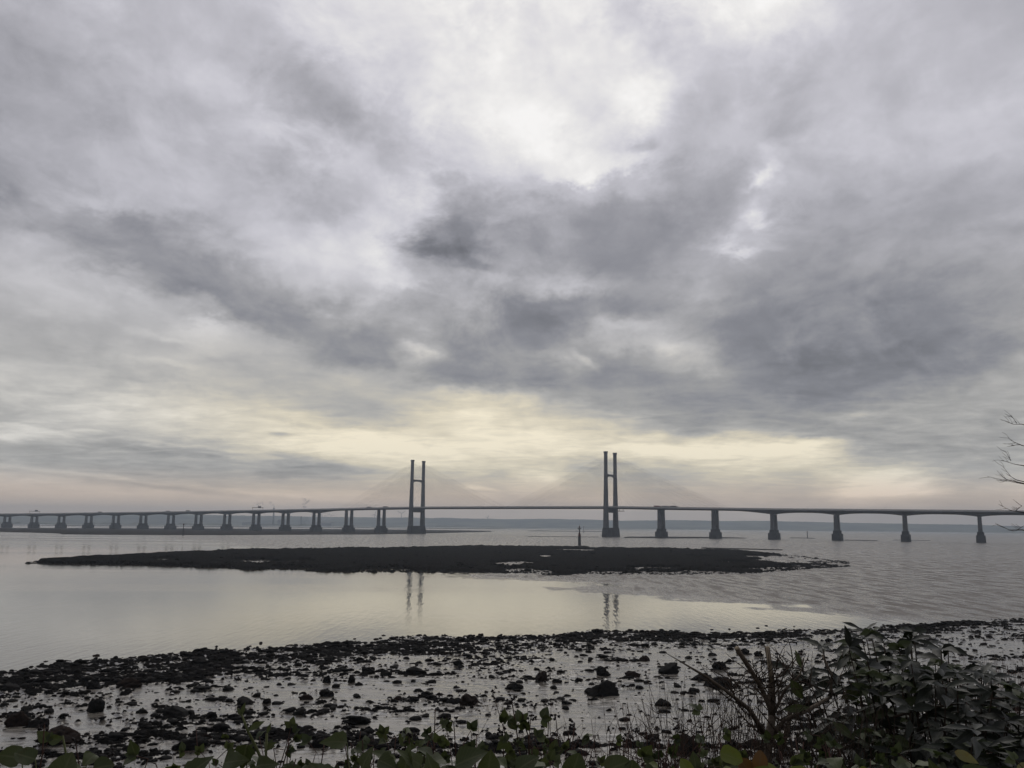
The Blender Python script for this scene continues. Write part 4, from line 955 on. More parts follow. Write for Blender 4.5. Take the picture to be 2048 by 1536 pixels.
# ------------------------------------------------------------------ plants
prng = random.Random(11)
class LV:
    """collects leaves as ONE foliage mesh"""
    def __init__(s): s.v = []; s.f = []; s.vein = []; s.al = []; s.tone = []
    PROF = {'lance': [(0, .06), (.12, .35), (.3, .82), (.45, 1), (.62, .86), (.8, .5), (.92, .2), (1, .0)],
            'ovate': [(0, .10), (.08, .62), (.25, 1), (.42, .98), (.6, .78), (.78, .45), (.92, .16), (1, .0)],
            'round': [(0, .30), (.08, .80), (.25, 1), (.45, 1.0), (.65, .88), (.82, .62), (.94, .30), (1, .06)],
            'lobed': [(0, .25), (.07, .85), (.20, 1.0), (.34, .78), (.48, .80), (.60, .55), (.82, .26), (1, .0)]}
    def leaf(s, p, d, nrm, L, W, kind='ovate', tone=None, curl=0.0, fold=.25, wave=.03):
        p, d = Vector(p), Vector(d).normalized(); nrm = Vector(nrm)
        ac = d.cross(nrm)
        if ac.length < 1e-4: ac = d.orthogonal()
        ac.normalize(); nrm = ac.cross(d).normalized()
        tone = prng.random() if tone is None else tone
        b = len(s.v); U = (-1, -.55, 0, .55, 1); ph = prng.uniform(0, 6)
        tw = prng.uniform(-.5, .5)
        for t, w in s.PROF[kind]:
            for u in U:
                hw = w * W * .5
                a2 = ac * math.cos(tw * t) + nrm * math.sin(tw * t)
                q = p + d * (L * t) + a2 * (u * hw) + nrm * (fold * abs(u) * hw - curl * t * t * L + wave * L * math.sin(t * 9 + ph + u * 2) * abs(u) * w)
                s.v.append(tuple(q)); s.vein.append(abs(u)); s.al.append(t); s.tone.append(tone)
        n = len(s.PROF[kind])
        for i in range(n - 1):
            for j in range(4): s.f.append((b + i * 5 + j, b + i * 5 + j + 1, b + (i + 1) * 5 + j + 1, b + (i + 1) * 5 + j))
    def build(s, name, mat, parent):
        org = parent.location
        me = np_mesh(name, np.array(s.v) - np.array(org), np.array(s.f))
        fattr(me, 'vein', s.vein); fattr(me, 'along', s.al); fattr(me, 'tone', s.tone)
        return link_mesh(name, me, mat, parent, smooth=True)
def mat_leaf(name, dark, light, vein, rough=.45, trans=.28, spec=.35):
    m, nt = new_mat(name); k = NT(nt)
    def at(n): q = k.n('ShaderNodeAttribute'); q.attribute_name = n; return q.outputs['Fac']
    ve, al, to = at('vein'), at('along'), at('tone')
    col = k.mixc(to, c4(*dark), c4(*light))
    nz = k.noise(gpos(k), 38.0, 5, .6)
    col = k.mixc(k.mapr(nz, .52, .72, 0, .55), col, c4(dark[0] * 1.7, dark[1] * 1.1, dark[2] * .8))
    side = k.math('SINE', k.math('MULTIPLY', k.math('SUBTRACT', k.math('MULTIPLY', al, 9.0), k.math('MULTIPLY', ve, 2.6)), 6.28))
    sv = k.math('MULTIPLY', k.mapr(side, .80, 1.0), .30)
    vv = k.math('MAXIMUM', k.mapr(ve, .16, .02, 0, .6), sv)
    col = k.mixc(vv, col, c4(*vein))
    b = principled(k, col, rough, spec=spec, normal=bump(k, k.math('SUBTRACT', nz, k.math('MULTIPLY', vv, .5)), .25, .004))
    t = k.n('ShaderNodeBsdfTranslucent'); k.put(t.inputs[0], k.mixc(.3, col, c4(light[0] * 1.3, light[1] * 1.4, light[2] * .6)))
    mx = k.n('ShaderNodeMixShader'); mx.inputs[0].default_value = trans
    nt.links.new(b.outputs[0], mx.inputs[1]); nt.links.new(t.outputs[0], mx.inputs[2]); out(k, mx.outputs[0]); return m
M_ivy = mat_leaf('bramble_leaf', (.030, .042, .016), (.085, .105, .038), (.11, .12, .06))
M_gloss = mat_leaf('evergreen_leaf', (.007, .010, .007), (.026, .033, .022), (.035, .040, .028), .42, .10, .28)
M_mid = mat_leaf('mid_green_leaf', (.020, .030, .012), (.060, .078, .030), (.07, .08, .04), .45, .25, .3)
M_yel = mat_leaf('yellowing_leaf', (.11, .10, .04), (.26, .24, .12), (.22, .19, .10), .5, .35)
M_lime = mat_leaf('fresh_leaf', (.07, .095, .014), (.15, .18, .03), (.14, .16, .05), .45, .35)
M_rust = mat_leaf('rusty_leaf', (.06, .035, .012), (.17, .085, .03), (.12, .08, .04), .55, .3)
M_bark = mat_noisy('pale_cut_bark', (.07, .057, .044), (.16, .132, .104), 22, (.75, .9), .7, .006, .15)
M_twig = mat_noisy('dark_twig_bark', (.032, .024, .019), (.080, .060, .046), 25, (.75, .9), .5, .004, .15)
M_cane = mat_noisy('reddish_cane', (.040, .022, .018), (.095, .050, .038), 25, (.6, .8), .4, .003, .2)
M_green = mat_noisy('green_stem', (.07, .085, .03), (.13, .14, .06), 25, (.55, .7), .2, .002, .25)
M_berry = mat_noisy('dark_dry_berry', (.012, .009, .009), (.028, .020, .018), 60, (.5, .7), .4, .002, .3)
M_cutend = mat_noisy('sawn_wood', (.20, .165, .12), (.30, .25, .18), 40, (.8, .9), .2, .002, .1)

def gz(x, y): return zat(x, y) if y > 1.0 else 16.3
def rv(s=1.0): return Vector((prng.uniform(-s, s), prng.uniform(-s, s), prng.uniform(-s, s)))
def curve(a, b, bend, n=7, jit=.0):
    a, b = Vector(a), Vector(b); pts = []
    for i in range(n):
        t = i / (n - 1); pts.append(a.lerp(b, t) + Vector(bend) * (4 * t * (1 - t)) + rv(jit) * (t * (1 - t) * 4))
    return pts
class Plant:
    def __init__(s, name, label, cat, base, group=None):
        z = gz(*base) - .03; s.root = empty(name, (base[0], base[1], z)); tag(s.root, label, cat, group); s.o = Vector((base[0], base[1], z)); s.parts = {}
    def mb(s, key): return s.parts.setdefault(key, MB())
    def lv(s, key): return s.parts.setdefault(key, LV())
    def done(s, spec):
        """spec: key -> (part name, material)"""
        for key, c in s.parts.items():
            nm, mat = spec[key.rstrip('0123456789')]
            if not c.v: continue
            if isinstance(c, LV): c.build(nm, mat, s.root)
            else:
                c.v = [tuple(Vector(p) - s.o) for p in c.v]; c.build(nm, mat, s.root, smooth=True)
        return s.root

def leaf_along(lv, pts, n, L, W, kind, t0=.3, droop=.3, out=1.0, spread=1.0):
    for i in range(n):
        t = t0 + (1 - t0) * (i + prng.random() * .6) / n
        f = t * (len(pts) - 1); a = min(int(f), len(pts) - 2); p = pts[a].lerp(pts[a + 1], f - a); tan = (pts[a + 1] - pts[a]).normalized()
        side = tan.cross(Vector((0, 0, 1))); side = side if side.length > .1 else Vector((1, 0, 0))
        ang = i * 2.4 + prng.uniform(-.5, .5)
        rad = (Matrix.Rotation(ang, 4, tan) @ side.normalized())
        d = tan * .55 + rad * out * spread + Vector((0, 0, -droop * prng.random()))
        l = L * prng.uniform(.5, 1.15)
        lv.leaf(p, d, Vector((0, -.55, .8)) + rv(.5), l, W * l / L * prng.uniform(.8, 1.15), kind, None, prng.uniform(.02, .30), prng.uniform(.1, .4))

# --- the big evergreen bush filling the bottom right corner
def evergreen_bush():
    P = Plant('evergreen_bush', 'big dark evergreen bush with long pointed leaves filling the bottom right corner', 'bush', (2.05, 4.35))
    st, lv, yg = P.mb('stem'), P.lv('foliage'), P.lv('young')
    tips = [(1.50, 4.05, 17.48), (1.62, 4.2, 17.50), (1.70, 4.3, 17.52), (1.80, 4.1, 17.51), (1.88, 4.25, 17.53), (1.98, 4.2, 17.46), (2.06, 4.3, 17.46), (2.12, 4.1, 17.40), (2.2, 4.2, 17.34),
            (1.56, 4.0, 17.38), (1.66, 3.9, 17.36), (1.78, 3.85, 17.38), (1.9, 3.9, 17.40), (2.02, 3.85, 17.34), (2.16, 3.9, 17.30), (2.32, 4.0, 17.26), (2.45, 4.1, 17.22),
            (1.46, 3.8, 17.18), (1.55, 3.7, 17.12), (1.68, 3.65, 17.16), (1.8, 3.6, 17.18), (1.93, 3.65, 17.15), (2.05, 3.6, 17.16), (2.2, 3.7, 17.12), (2.36, 3.7, 17.10), (2.5, 3.8, 17.08),
            (1.38, 3.5, 16.98), (1.5, 3.4, 16.96), (1.62, 3.35, 17.0), (1.74, 3.3, 17.0), (1.86, 3.3, 17.02), (2.0, 3.35, 17.0), (2.15, 3.4, 16.98), (2.3, 3.45, 16.96), (2.6, 3.9, 17.1), (2.75, 4.3, 17.15), (2.7, 3.7, 16.9), (2.45, 3.5, 16.85)]
    for i in range(190):
        x = prng.uniform(1.42, 3.1); y = prng.uniform(3.35, 4.9)
        top = np.interp(x, [1.4, 1.55, 1.7, 1.95, 2.1, 2.3, 3.1], [17.10, 17.42, 17.50, 17.47, 17.40, 17.28, 17.12]) - max(0, 4.0 - y) * .42
        tips.append((x, y, top - abs(prng.gauss(0, .16))))
    for x, y, z in tips:
        b = Vector((2.05 + (x - 2.05) * .45 + prng.uniform(-.1, .1), 4.35 + (y - 4.35) * .35, 16.3 + max(0, z - 16.9) * .35))
        pts = curve(b, (x, y, z), (0, 0, -.05), 7, .015)
        st.tube(pts, [.009 - .0011 * q for q in range(7)], 5)
        gr = prng.random() < .32; c = yg if gr else lv
        leaf_along(c, pts, 15 if gr else 12, .080 if gr else .130, .046 if gr else .042, 'ovate' if gr else 'lance', .38, .8, 1.0)
        for q in range(6):   # the terminal whorl
            a = q * 1.05 + prng.random(); d = Vector((math.cos(a), math.sin(a), prng.uniform(-.35, .55)))
            c.leaf(pts[-1], d, Vector((0, -.5, .8)) + rv(.5), prng.uniform(.05, .08) if gr else prng.uniform(.06, .15), prng.uniform(.03, .046) if gr else prng.uniform(.022, .042), 'ovate' if gr else 'lance', None, prng.uniform(.05, .35), .3)
    # the upright leaf on the top left shoot
    lv.leaf((1.495, 4.02, 17.485), (-.18, 0, 1), (0, -1, .2), .10, .036, 'lance', .1, .05, .4)
    # a few old leaves turned pale yellow
    for q, (p, d) in enumerate((((1.78, 3.22, 17.21), (-.55, -.3, -.8)), ((1.80, 3.22, 17.21), (.6, -.3, -.7)), ((1.58, 3.3, 17.225), (.8, -.3, -.35)))):
        P.lv('pale%d' % q).leaf(p, d, (0, -1, .3), .085, .036, 'ovate', prng.uniform(.4, .9), .15, .2)
    # long bare stick lying through the bush
    st.tube(curve((1.66, 4.0, 17.20), (2.22, 4.0, 17.285), (0, 0, .02), 6, .004), [.006, .006, .005, .005, .004, .003], 5)
    P.done({'stem': ('stem', M_twig), 'young': ('young_foliage', M_mid), 'foliage': ('foliage', M_gloss), 'pale': ('yellow_leaf', M_yel)})
evergreen_bush()

# --- the pruned shrub with pale sawn stems
def pruned_shrub():
    P = Plant('pruned_shrub', 'pruned shrub with thick pale sawn-off stems left of the dark bush', 'shrub', (1.11, 4.05))
    st, tw = P.mb('stem'), P.mb('twig')
    V = Vector
    def limb(pts, r0, r1, n=8):
        pts = [V(p) for p in pts]; m = len(pts); st.tube(pts, [(r0 + (r1 - r0) * i / (m - 1)) * .80 + prng.uniform(-.0012, .0012) for i in range(m)], n)
    limb([(1.11, 4.05, 16.2), (1.10, 4.02, 16.6), (1.101, 4.0, 16.938), (1.119, 4.0, 17.101), (1.138, 4.0, 17.204)], .030, .021)
    A = [(1.134, 4.0, 17.19), (1.128, 4.0, 17.235), (1.075, 3.95, 17.336), (1.017, 3.9, 17.416), (.956, 3.85, 17.50)]; limb(A, .014, .0125)
    B = [(1.136, 4.0, 17.19), (1.141, 4.0, 17.328), (1.135, 4.0, 17.412), (1.125, 4.0, 17.486)]; limb(B, .018, .0135)
    limb([(1.114, 4.0, 17.10), (1.016, 3.9, 17.243), (.91, 3.8, 17.325), (.801, 3.72, 17.402), (.718, 3.7, 17.450), (.619, 3.65, 17.508)], .016, .0025)
    limb([(1.103, 4.0, 17.09), (1.191, 4.0, 17.184), (1.301, 4.0, 17.23), (1.425, 4.1, 17.261)], .014, .010)
    limb([(1.425, 4.1, 17.255), (1.438, 4.1, 17.357), (1.417, 4.15, 17.436)], .009, .006)
    limb([(1.138, 4.0, 17.20), (1.196, 4.0, 17.308), (1.28, 4.05, 17.363), (1.314, 4.1, 17.425)], .010, .004)
    limb([(1.15, 4.0, 17.0), (1.22, 4.05, 17.15), (1.235, 4.05, 17.24)], .017, .012)
    for q, (p, d, r) in enumerate(((A[-1], V(A[-1]) - V(A[-2]), .0104), (B[-1], V(B[-1]) - V(B[-2]), .0112))):
        d = d.normalized(); P.mb('cut%d' % q).tube([V(p) - d * .001, V(p) + d * .003], r, 10)
    P.mb('cut3').tube([V((1.122, 3.985, 17.49)), V((1.13, 3.984, 17.40)), V((1.137, 3.985, 17.34))], [.006, .009, .005], 6)   # torn strip of pale wood
    # splayed thin twigs
    starts = [V(p) for p in ((1.10, 4.0, 16.95), (1.12, 4.0, 17.1), (1.016, 3.9, 17.243), (.91, 3.8, 17.325), (1.301, 4.0, 17.23), (1.2, 4.0, 17.2), (1.14, 4.0, 17.3), (1.07, 3.95, 17.33), (1.43, 4.1, 17.30), (1.28, 4.05, 17.36))]
    for i in range(95):
        s = prng.choice(starts) + rv(.04); d = V((prng.uniform(-.8, .7), prng.uniform(-.5, .3), prng.uniform(.1, 1.0))).normalized(); l = prng.uniform(.06, .26)
        e = s + d * l; e.z = min(e.z, 17.47)
        pts = curve(s, e, rv(.02), 5, .008); r = prng.uniform(.0016, .0036); tw.tube(pts, [r, r * .9, r * .75, r * .6, r * .35], 4)
        if prng.random() < .5:
            p = pts[2]; e2 = p + (d + rv(.8)).normalized() * l * .5; tw.tube(curve(p, e2, rv(.01), 4), [r * .7, r * .6, r * .45, r * .3], 4)
    for q, (p, d, L, W) in enumerate((((1.205, 3.95, 17.36), (.5, 0, -.75), .10, .05), ((1.27, 4.0, 17.40), (-.1, .1, .5), .08, .028), ((1.17, 3.95, 17.235), (1, 0, .12), .12, .034), ((1.36, 3.9, 17.20), (.5, -.3, -.4), .11, .04))):
        P.lv('leaf%d' % q).leaf(p, d, (0, -1, .3), L, W, 'lance', prng.uniform(.2, .7), .1, .25)
    P.done({'stem': ('stem', M_bark), 'twig': ('twig', M_twig), 'cut': ('cut_end', M_cutend), 'leaf': ('leaf', M_ivy)})
pruned_shrub()

# --- brambles: arching thorny canes with dry berry heads
def bramble(label, base, tips, group, leafy=1.0, berries=True, mat=None, lmat=None, L=.046):
    P = Plant('bramble', label, 'bramble', base, group)
    st, lv = P.mb('cane'), P.lv('foliage')
    for ti, (x, y, z) in enumerate(tips):
        b = Vector((base[0] + (x - base[0]) * .25 + prng.uniform(-.06, .06), base[1] + prng.uniform(-.06, .06), P.o.z))
        pts = curve(b, (x, y, z), (prng.uniform(-.06, .06), prng.uniform(-.05, .05), .03), 12, .012)
        r = prng.uniform(.0035, .0055); st.tube(pts, [r * (1 - .06 * q) for q in range(12)], 5)
        for q in range(3, 12):      # thorns
            p = pts[q] if q < 11 else pts[10]; d = rv(1).normalized()
            st.tube([p, p + d * .007 + Vector((0, 0, -.003))], [.0012, .0002], 4, cap=False)
        for q in range(6, 12):
            p = pts[q]
            if prng.random() < .75 * leafy:
                d = Vector((prng.uniform(-1, 1), prng.uniform(-.6, .6), prng.uniform(-.2, .9))).normalized(); pl = prng.uniform(.02, .05); e = p + d * pl
                st.tube([p, e], [.0013, .001], 4, cap=False)
                nm = Vector((prng.uniform(-.5, .5), -1, prng.uniform(-.2, .9)))
                for aa in (-1.1, 0, 1.1):
                    dd = Matrix.Rotation(aa, 4, nm.normalized()) @ d; l = L * prng.uniform(.6, 1.1)
                    lv.leaf(e, dd, nm + rv(.3), l, l * .72, 'ovate', None, prng.uniform(-.1, .3), prng.uniform(0, .35))
        if berries and prng.random() < .7:
            be = P.mb('berry%d' % ti)
            for q in range(prng.randint(3, 7)):
                p = pts[-1] + rv(.020); be.tube([pts[-1], p], [.0011, .0008], 4, cap=False)
                for w in range(4): c = p + rv(.003); be.tube([c - Vector((0, 0, .003)), c, c + Vector((0, 0, .003))], [.0015, .0038, .0015], 5)
    P.done({'cane': ('cane', mat or M_cane), 'foliage': ('foliage', lmat or M_ivy), 'berry': ('berry_head', M_berry)})
G = 'brambles along the bank top'
bramble('tall leafy bramble standing up in front of the clear mud at the bottom middle', (.06, 3.25), [(-.057, 3.2, 17.43), (.01, 3.2, 17.40), (.045, 3.22, 17.36), (.075, 3.18, 17.345), (.11, 3.2, 17.30), (-.02, 3.15, 17.31), (.03, 3.1, 17.28), (.14, 3.25, 17.34)], G, 1.0)
bramble('bare arching bramble cane with berry heads left of the tall leafy one', (-.17, 3.3), [(-.255, 3.2, 17.37), (-.19, 3.2, 17.33), (-.13, 3.2, 17.30), (-.22, 3.3, 17.28), (-.10, 3.1, 17.25)], G, .25)
bramble('thin bramble with few leaves right of the tall leafy one', (.27, 3.3), [(.16, 3.2, 17.36), (.228, 3.2, 17.33), (.30, 3.2, 17.29), (.36, 3.3, 17.28), (.20, 3.1, 17.25), (.41, 3.2, 17.30)], G, .3)
bramble('reddish bramble with dull leaves before the pruned shrub', (.55, 3.4), [(.45, 3.3, 17.28), (.52, 3.3, 17.25), (.60, 3.3, 17.28), (.66, 3.3, 17.30), (.72, 3.4, 17.32), (.80, 3.3, 17.24)], G, .4)
bramble('low bramble with red stems at the bottom left of the pruned shrub', (.75, 3.0), [(.62, 2.9, 17.28), (.72, 2.9, 17.26), (.85, 2.9, 17.25), (.95, 3.0, 17.24), (.80, 2.8, 17.29)], G, .6)
bramble('thorny bramble with sparse leaves among the ivy left of the middle', (-.42, 2.9), [(-.50, 2.8, 17.38), (-.44, 2.8, 17.36), (-.36, 2.8, 17.34), (-.30, 2.8, 17.37), (-.33, 2.9, 17.30)], G, .3)
bramble('dry bramble with thin bare canes at the far left bottom', (-1.28, 2.9), [(-1.40, 2.8, 17.40), (-1.30, 2.8, 17.34), (-1.20, 2.8, 17.31), (-1.08, 2.8, 17.30)], G, .3)

bramble('green bramble sprawling under the dark evergreen bush at the bottom right', (1.75, 3.05), [(1.45 + .1 * q, 2.9 + .05 * (q % 3), 17.16 + .045 * (q % 4)) for q in range(11)], G, 1.0, False)
bramble('low bramble with dull leaves between the leafy bramble and pruned shrub', (.40, 2.75), [(.22 + .07 * q, 2.65, 17.27 + .03 * (q % 3)) for q in range(8)], G, .9, False)

LOW = [(-.92, 'right of the broad rounded ivy leaf'), (-.62, 'behind the pale green young shoots'), (-.33, 'behind the upright ivy leaf'), (-.06, 'behind the big ivy leaves at the bottom middle'),
       (.24, 'behind the fresh green ivy'), (.52, 'in front of the reddish bare stems'), (.80, 'in front of the pruned shrub'), (1.08, 'between the pruned shrub and the dark bush')]
for q, (x, where) in enumerate(LOW):
    bramble('low tangled bramble with small leaves ' + where, (x, 2.95), [(x + prng.uniform(-.2, .2), prng.uniform(2.7, 3.2), 17.31 - abs(prng.gauss(0, .07))) for _ in range(15)], G, .8, False, None, M_mid if q % 2 else M_ivy, .034)
# --- a tangle of bare stems between the brambles and the pruned shrub
def thicket(label, x0, x1, y0, y1, ztop, n, mat, cat='bare thicket', r0=.0026):
    P = Plant('bare_thicket', label, cat, ((x0 + x1) / 2, (y0 + y1) / 2), 'tangles of bare stems'); st = P.mb('stem')
    for i in range(n):
        x, y = prng.uniform(x0, x1), prng.uniform(y0, y1); b = Vector((x, y, gz(x, y) - .02))
        e = Vector((x + prng.uniform(-.28, .28), y + prng.uniform(-.2, .2), ztop - abs(prng.gauss(0, .13))))
        pts = curve(b, e, (prng.uniform(-.06, .06), 0, 0), 8, .02); r = prng.uniform(.6, 1.3) * r0
        st.tube(pts, [r * (1 - .1 * q) for q in range(8)], 4)
        for q in range(3):
            a = prng.randint(3, 6); p = pts[a]; d = Vector((prng.uniform(-1, 1), prng.uniform(-.5, .5), prng.uniform(.2, 1))).normalized(); e2 = p + d * prng.uniform(.05, .2)
            if e2.z < ztop + .02: st.tube(curve(p, e2, rv(.012), 5), [r * .6, r * .55, r * .45, r * .3, r * .2], 4)
    P.done({'stem': ('stem', mat)})
thicket('tangle of thin dark bare stems around the foot of the pruned shrub', .72, 1.45, 3.5, 4.4, 17.37, 250, M_twig)
thicket('low tangle of reddish bare stems left of the pruned shrub', .12, .92, 3.4, 4.2, 17.25, 150, M_cane)
thicket('brown dry thicket behind the dark bush at the right edge', 3.1, 4.3, 6.2, 7.4, 17.05, 190, M_cane, 'bare thicket', .004)
thicket('faint bare stems low on the bank at the bottom left of the middle', -.95, .1, 3.6, 4.4, 17.02, 50, M_twig)

# --- ivy and young growth right under the lens
def ivy(label, base, leaves, lmat=None, kind='lobed', stems=(), fill=42):
    P = Plant('ivy', label, 'ivy', base, 'ivy along the bottom'); st, lv = P.mb('stem'), P.lv('foliage')
    for (x, y, z), L, W, d, tone in leaves:
        d = Vector(d).normalized(); L *= .80; W *= .80; p = Vector((x, y, z - .002 - .55 * L * max(0, d.z)))
        b = Vector((base[0] + (x - base[0]) * .5 + prng.uniform(-.03, .03), base[1] + prng.uniform(-.03, .08), P.o.z))
        pts = curve(b, p, (prng.uniform(-.05, .05), .02, .0), 8, .01); st.tube(pts, [.003 - .0002 * q for q in range(8)], 5)
        lv.leaf(p, d, Vector((prng.uniform(-.35, .35), -.75, .75)), L, W, kind, tone, prng.uniform(.05, .3), prng.uniform(.05, .3), .05)
    # lower fill
    for i in range(fill):
        x = base[0] + prng.uniform(-.17, .17); y = base[1] + prng.uniform(-.10, .35); z = prng.uniform(17.0, 17.375) - max(0, y - 2.5) * .16
        l = prng.uniform(.025, .07); lv.leaf((x, y, z), (prng.uniform(-1, 1), prng.uniform(-1, .3), prng.uniform(-.5, .5)), Vector((prng.uniform(-.4, .4), -.5, 1)), l, l * .85, kind, None, .2, .2, .05)
    for pts, r in stems: st.tube([Vector(p) for p in pts], r, 6)
    P.done({'stem': ('stem', M_green), 'foliage': ('foliage', lmat or M_ivy)})
ivy('ivy with one broad rounded leaf at the bottom left', (-1.08, 2.45), [((-1.10, 2.3, 17.40), .105, .115, (.15, 0, .9), .55), ((-1.19, 2.35, 17.42), .07, .06, (-.8, 0, .25), .3), ((-1.02, 2.3, 17.41), .06, .06, (.9, 0, .3), .2), ((-1.25, 2.4, 17.41), .07, .07, (-.5, -.2, .2), .5)], None, 'round',
    [([(-1.12, 2.4, 17.3), (-1.135, 2.4, 17.40), (-1.150, 2.4, 17.455)], [.004, .003, .0022])])
ivy('dark ivy clump with drooping leaves left of the young green shoots', (-.72, 2.45), [((-.79, 2.3, 17.415), .10, .085, (.6, -.1, .55), .25), ((-.70, 2.3, 17.43), .09, .075, (.5, -.2, .15), .4), ((-.66, 2.35, 17.45), .085, .065, (-.2, 0, -.9), .1), ((-.76, 2.25, 17.40), .08, .07, (-.4, -.2, .35), .5), ((-.62, 2.3, 17.42), .07, .06, (.8, -.1, .2), .35)])
ivy('ivy with a large pointed leaf just right of the young green shoots', (-.46, 2.45), [((-.40, 2.3, 17.475), .085, .062, (-1, -.1, .12), .6), ((-.36, 2.3, 17.44), .07, .06, (.3, 0, .7), .5), ((-.47, 2.25, 17.42), .09, .06, (.7, -.2, .12), .45), ((-.52, 2.3, 17.40), .07, .06, (-.6, 0, .3), .2)])
ivy('ivy with an upright leaf standing highest among the bottom leaves', (-.25, 2.45), [((-.255, 2.3, 17.44), .085, .062, (.12, 0, 1), .45), ((-.215, 2.3, 17.44), .09, .06, (-.75, -.1, .5), .7), ((-.32, 2.3, 17.43), .08, .06, (.7, -.1, -.25), .3), ((-.18, 2.3, 17.42), .08, .062, (-.25, 0, .7), .55), ((-.30, 2.25, 17.40), .07, .06, (-.7, -.2, .1), .5)])
ivy('dark ivy with big leaves below the tall leafy bramble', (-.08, 2.45), [((-.13, 2.3, 17.44), .11, .085, (.75, -.1, .35), .3), ((-.05, 2.3, 17.43), .075, .07, (.1, 0, .9), .5), ((.02, 2.3, 17.43), .08, .07, (.6, -.1, .5), .25), ((-.12, 2.25, 17.40), .08, .07, (-.6, -.2, .2), .4)], None, 'ovate')
ivy('ivy with fresh green leaves at the bottom right of the middle', (.22, 2.45), [((.15, 2.3, 17.42), .085, .075, (.3, 0, .75), .35), ((.24, 2.3, 17.425), .08, .07, (.8, -.1, .4), .55), ((.30, 2.3, 17.41), .07, .07, (.1, 0, .9), .3), ((.19, 2.25, 17.40), .08, .07, (-.6, -.1, .3), .6)], None, 'round')
ivy('yellow green ivy leaves under the pruned shrub', (.60, 2.5), [((.545, 2.4, 17.43), .075, .06, (.8, -.1, -.2), .6), ((.63, 2.4, 17.37), .09, .09, (.3, -.1, .7), .4), ((.72, 2.4, 17.38), .075, .06, (.9, -.1, .2), .7), ((.47, 2.4, 17.39), .075, .06, (-.3, 0, .8), .5), ((.56, 2.35, 17.36), .07, .06, (-.6, -.1, .2), .3)], M_lime, 'round')
ivy('single rusty brown leaf clump under the sawn stems', (.66, 2.6), [((.655, 2.45, 17.40), .065, .055, (.2, 0, .9), .6), ((.63, 2.45, 17.39), .05, .05, (-.4, 0, .6), .3)], M_rust, 'round', (), 2)
ivy('single bright yellow green round leaf before the dark bush', (.88, 2.5), [((.875, 2.3, 17.395), .08, .085, (.05, -.1, .9), .8)], M_lime, 'round', (), 6)
ivy('dull ivy leaves low before the dark bush at the bottom right', (1.12, 2.6), [((1.06, 2.5, 17.36), .085, .06, (.5, -.1, .5), .3), ((1.15, 2.5, 17.37), .08, .055, (-.3, 0, .8), .2), ((1.22, 2.5, 17.37), .08, .06, (.7, -.1, .3), .35)])
def young_shoots():
    P = Plant('young_shoots', 'pale green young shoots with narrow leaves rising at the bottom left', 'shoots', (-.62, 2.55)); st, lv = P.mb('stem'), P.lv('foliage')
    for pts, r in (([(-.60, 2.5, 16.4), (-.60, 2.42, 17.2), (-.624, 2.4, 17.381), (-.655, 2.4, 17.44), (-.675, 2.4, 17.473), (-.692, 2.4, 17.512)], .0055), ([(-.61, 2.5, 16.4), (-.618, 2.42, 17.2), (-.623, 2.4, 17.38), (-.624, 2.4, 17.465)], .0048)):
        p = [Vector(q) for q in pts]; st.tube(p, [r * (1 - .11 * i) for i in range(len(p))], 7)
    for p, d, L in (((-.692, 2.4, 17.508), (.2, 0, 1), .035), ((-.69, 2.4, 17.505), (-.5, 0, .8), .028), ((-.675, 2.4, 17.47), (.7, 0, .45), .05), ((-.655, 2.4, 17.44), (-.55, -.1, -.5), .10), ((-.624, 2.4, 17.463), (.3, 0, 1), .03), ((-.63, 2.4, 17.42), (.6, 0, .5), .04)):
        lv.leaf(p, d, (0, -.8, .6), L, L * .36, 'lance', prng.uniform(.3, .8), .1, .3)
    P.done({'stem': ('stem', M_green), 'foliage': ('foliage', M_ivy)})
young_shoots()

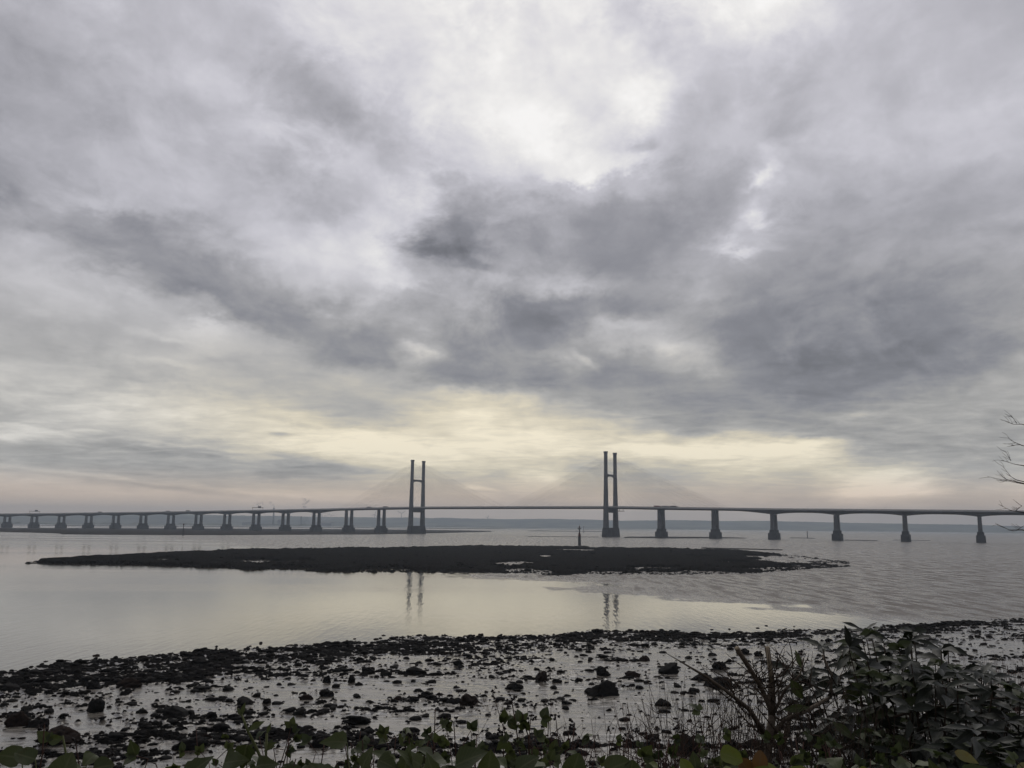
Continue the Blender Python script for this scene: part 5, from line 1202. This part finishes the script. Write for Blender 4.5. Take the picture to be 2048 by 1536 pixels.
# --- the bare tree whose twigs reach in at the right edge
def bare_tree():
    bx, by = 8.6, 12.6
    P = Plant('bare_tree', 'bare tree reaching thin twigs in at the right edge over the bridge deck', 'tree', (bx, by))
    tr, br = P.mb('trunk'), P.mb('branch')
    z0 = P.o.z
    tr.tube([(bx, by, z0 - .3), (bx + .05, by, z0 + 2), (bx - .02, by, z0 + 5), (bx + .1, by, z0 + 8), (bx + .05, by, z0 + 10)], [.22, .18, .14, .08, .02], 10)
    B = [[(6.665, 19.502), (6.899, 19.442), (7.071, 19.458)], [(6.82, 19.558), (6.948, 19.457)], [(6.761, 19.249), (6.88, 19.203), (7.046, 19.164)], [(6.786, 19.141), (6.978, 19.163)],
         [(6.608, 18.942), (6.756, 18.93), (6.943, 18.898), (7.092, 18.893)], [(6.706, 19.065), (6.825, 18.944)], [(6.435, 18.718), (6.669, 18.686), (6.923, 18.649), (7.104, 18.637)], [(6.649, 18.861), (6.808, 18.728), (6.926, 18.689)],
         [(6.562, 18.344), (6.706, 18.299), (6.838, 18.267), (7.037, 18.249)], [(6.489, 18.098), (6.652, 18.046), (6.783, 18.008), (7.017, 18.01)], [(6.57, 18.80), (6.70, 18.72), (6.80, 18.69)], [(6.62, 18.66), (6.75, 18.665)], [(6.87, 18.33), (6.84, 18.27)], [(6.88, 18.07), (6.84, 18.01)]]
    for i, b in enumerate(B):
        pts = [Vector((x, 12.0 + .1 * q, z)) for q, (x, z) in enumerate(b)]
        if len(b) >= 3:
            e = pts[-1]; pts.append(Vector((bx - .5, by - .25, e.z - .25))); pts.append(Vector((bx, by, e.z - .9)))
        n = len(pts); br.tube(pts, [.0016 + (.014 if len(b) >= 3 else .003) * (q / (n - 1)) ** 1.8 for q in range(n)], 5)
        for q in range(5):
            a = prng.randrange(len(b) - 1); p = pts[a].lerp(pts[a + 1], prng.random()); d = Vector((-prng.uniform(.3, 1), prng.uniform(-.3, .3), prng.uniform(-.15, .7))).normalized()
            br.tube(curve(p, p + d * prng.uniform(.05, .16), rv(.01), 4), [.0022, .0019, .0016, .0011], 4)
    for i in range(60):    # the rest of the crown, out of view
        z = z0 + prng.uniform(2.5, 9.5); a = prng.uniform(-1.1, 1.1); l = prng.uniform(1.0, 2.3)
        s = Vector((bx, by, z)); e = s + Vector((math.cos(a) * l, math.sin(a) * l, prng.uniform(.2, 1.2))); pts = curve(s, e, (0, 0, -.1), 7, .06); br.tube(pts, [.03 - .0042 * q for q in range(7)], 5)
        for q in range(6):
            p = pts[prng.randint(2, 6)]; br.tube(curve(p, p + Vector((prng.uniform(0, .6), prng.uniform(-.5, .5), prng.uniform(-.3, .6))), rv(.05), 5), [.008, .007, .005, .004, .002], 4)
    P.done({'trunk': ('trunk', M_twig), 'branch': ('branch', M_twig)})
bare_tree()
